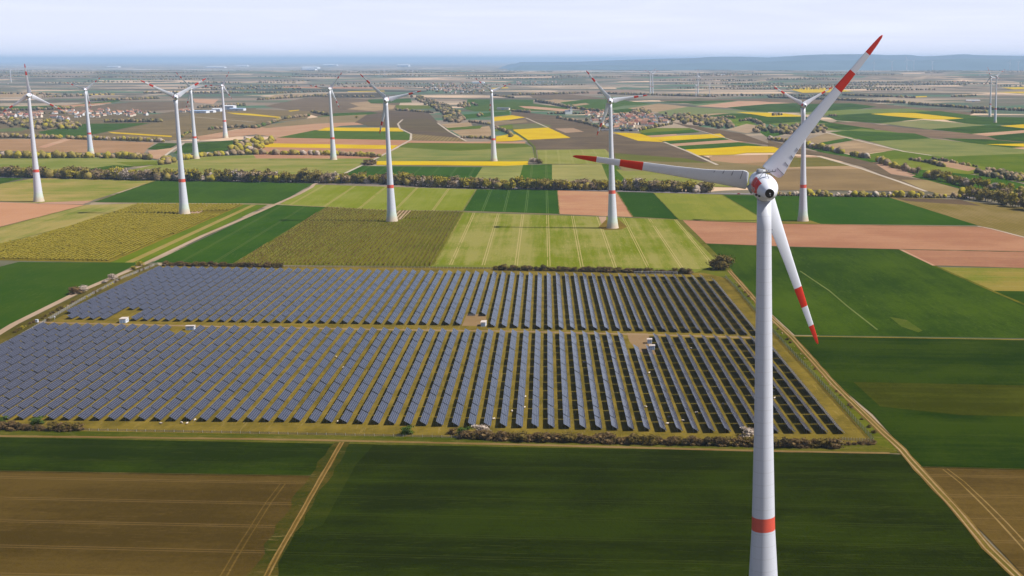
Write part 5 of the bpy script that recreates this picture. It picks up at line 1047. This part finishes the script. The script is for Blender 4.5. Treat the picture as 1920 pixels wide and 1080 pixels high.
for a in((375,212,55,30,8,M_SHW,'pale blue-roofed warehouse at the left of the white sheds',M_SHB),(392,211,40,25,7,M_SHW,'white warehouse second from the left in the shed group'),(408,209,30,30,9,M_SHW,'small white hall in the middle of the shed group'),(431,206,38,30,15,M_SHW,'tall white hall in the shed group'),(446,207.5,50,25,8,M_SHW,'rightmost white warehouse of the shed group',M_SHB),
 (1157,246,80,12,5,M_HW[1],'long low greenhouse hall below the red-roofed village, left',M_RF[3]),(1175,246,60,12,5,M_HW[1],'long low hall below the red-roofed village, right',M_RF[3]),(944,206,44,24,7,M_HW[1],'grey barn between green fields in the centre',M_RF[3]),(1824,191,60,26,7,M_HW[1],'pale hall beside the far trees on the right',M_SHW),(1457,213.5,26,14,5,M_HW[1],'dark barn in the rapeseed field',M_RF[3]),
 (1352,146,70,40,8,M_SHW,'lone white hall in the hazy distance right of centre'),(583,129,320,200,26,M_SHW,'faint white factory near the horizon, left of centre'),(620,123.5,420,200,30,M_SHW,'farther faint white factory left of centre'),(757,125,300,200,40,M_SHW,'faint white tower-like factory near the horizon'),(1142,125,380,200,24,M_SHW,'faint white factory near the horizon in the centre'),(1472,127.5,330,200,26,M_SHW,'faint white factory below the hills'),(405,127.5,420,150,18,M_SHW,'long faint white factory in the left distance'),(213,126.5,280,150,22,M_SHW,'small faint white factory in the left distance'),(455,124.5,300,150,22,M_SHW,'faint white factory between the left turbines'),(580,131.8,240,120,20,M_SHW,'low faint white hall above the fields left of centre'),(897,150,90,40,10,M_SHW,'white hall at the upper village edge')): shed(*a)
# church
x,y,_=unp(1071,214); r=empty('church',(x,y,0),.3); tag(r,'pale church with a tall pointed dark spire left of the village','church')
b=MB(); b.box((0,0,9),(7,7,18)); obj('tower',b.me('tower',[M_HW[0]]),r); b=MB(); b.add([(-3.9,-3.9,18),(3.9,-3.9,18),(3.9,3.9,18),(-3.9,3.9,18),(-1.6,-1.6,24),(1.6,-1.6,24),(1.6,1.6,24),(-1.6,1.6,24),(0,0,37)],[(0,1,5,4),(1,2,6,5),(2,3,7,6),(3,0,4,7),(4,5,8),(5,6,8),(6,7,8),(7,4,8),(3,2,1,0)]); obj('spire',b.me('spire',[M_RF[3]]),r)
b=MB(); b.box((-12,0,4.5),(17,9,9)); obj('nave',b.me('nave',[M_HW[0]]),r); b=MB(); b.add([(-21,-5.2,8.8),(-3.5,-5.2,8.8),(-3.5,5.2,8.8),(-21,5.2,8.8),(-21,0,14),(-3.5,0,14)],[(0,1,5,4),(3,4,5,2),(0,4,3),(1,2,5),(0,3,2,1)]); obj('roof',b.me('roof',[M_RF[3]]),r)
for s in(-1,1): b=MB(); b.box((s*0,-3.55,13.5),(1.4,.1,2.6)) if s<0 else b.box((3.55,0,13.5),(.1,1.4,2.6)); obj('window',b.me('window',[M_WIN]),r)
# ------------------------------------------------------------------ haze
b=MB(); b.box((0,58000,161),(260000,140000,332)); hz=b.me('haze',[]); hm=bpy.data.materials.new('haze'); hm.use_nodes=True; n=hm.node_tree; n.nodes.clear()
o=n.nodes.new('ShaderNodeOutputMaterial'); v=n.nodes.new('ShaderNodeVolumePrincipled'); v.inputs['Color'].default_value=(.55,.75,1,1); v.inputs['Density'].default_value=3.1e-5; v.inputs['Anisotropy'].default_value=.0
n.links.new(v.outputs[0],o.inputs['Volume']); hz.materials.clear(); hz.materials.append(hm); hb=obj('haze',hz); tag(hb,kind='stuff',label='pale blue haze lying over the whole plain',cat='haze')
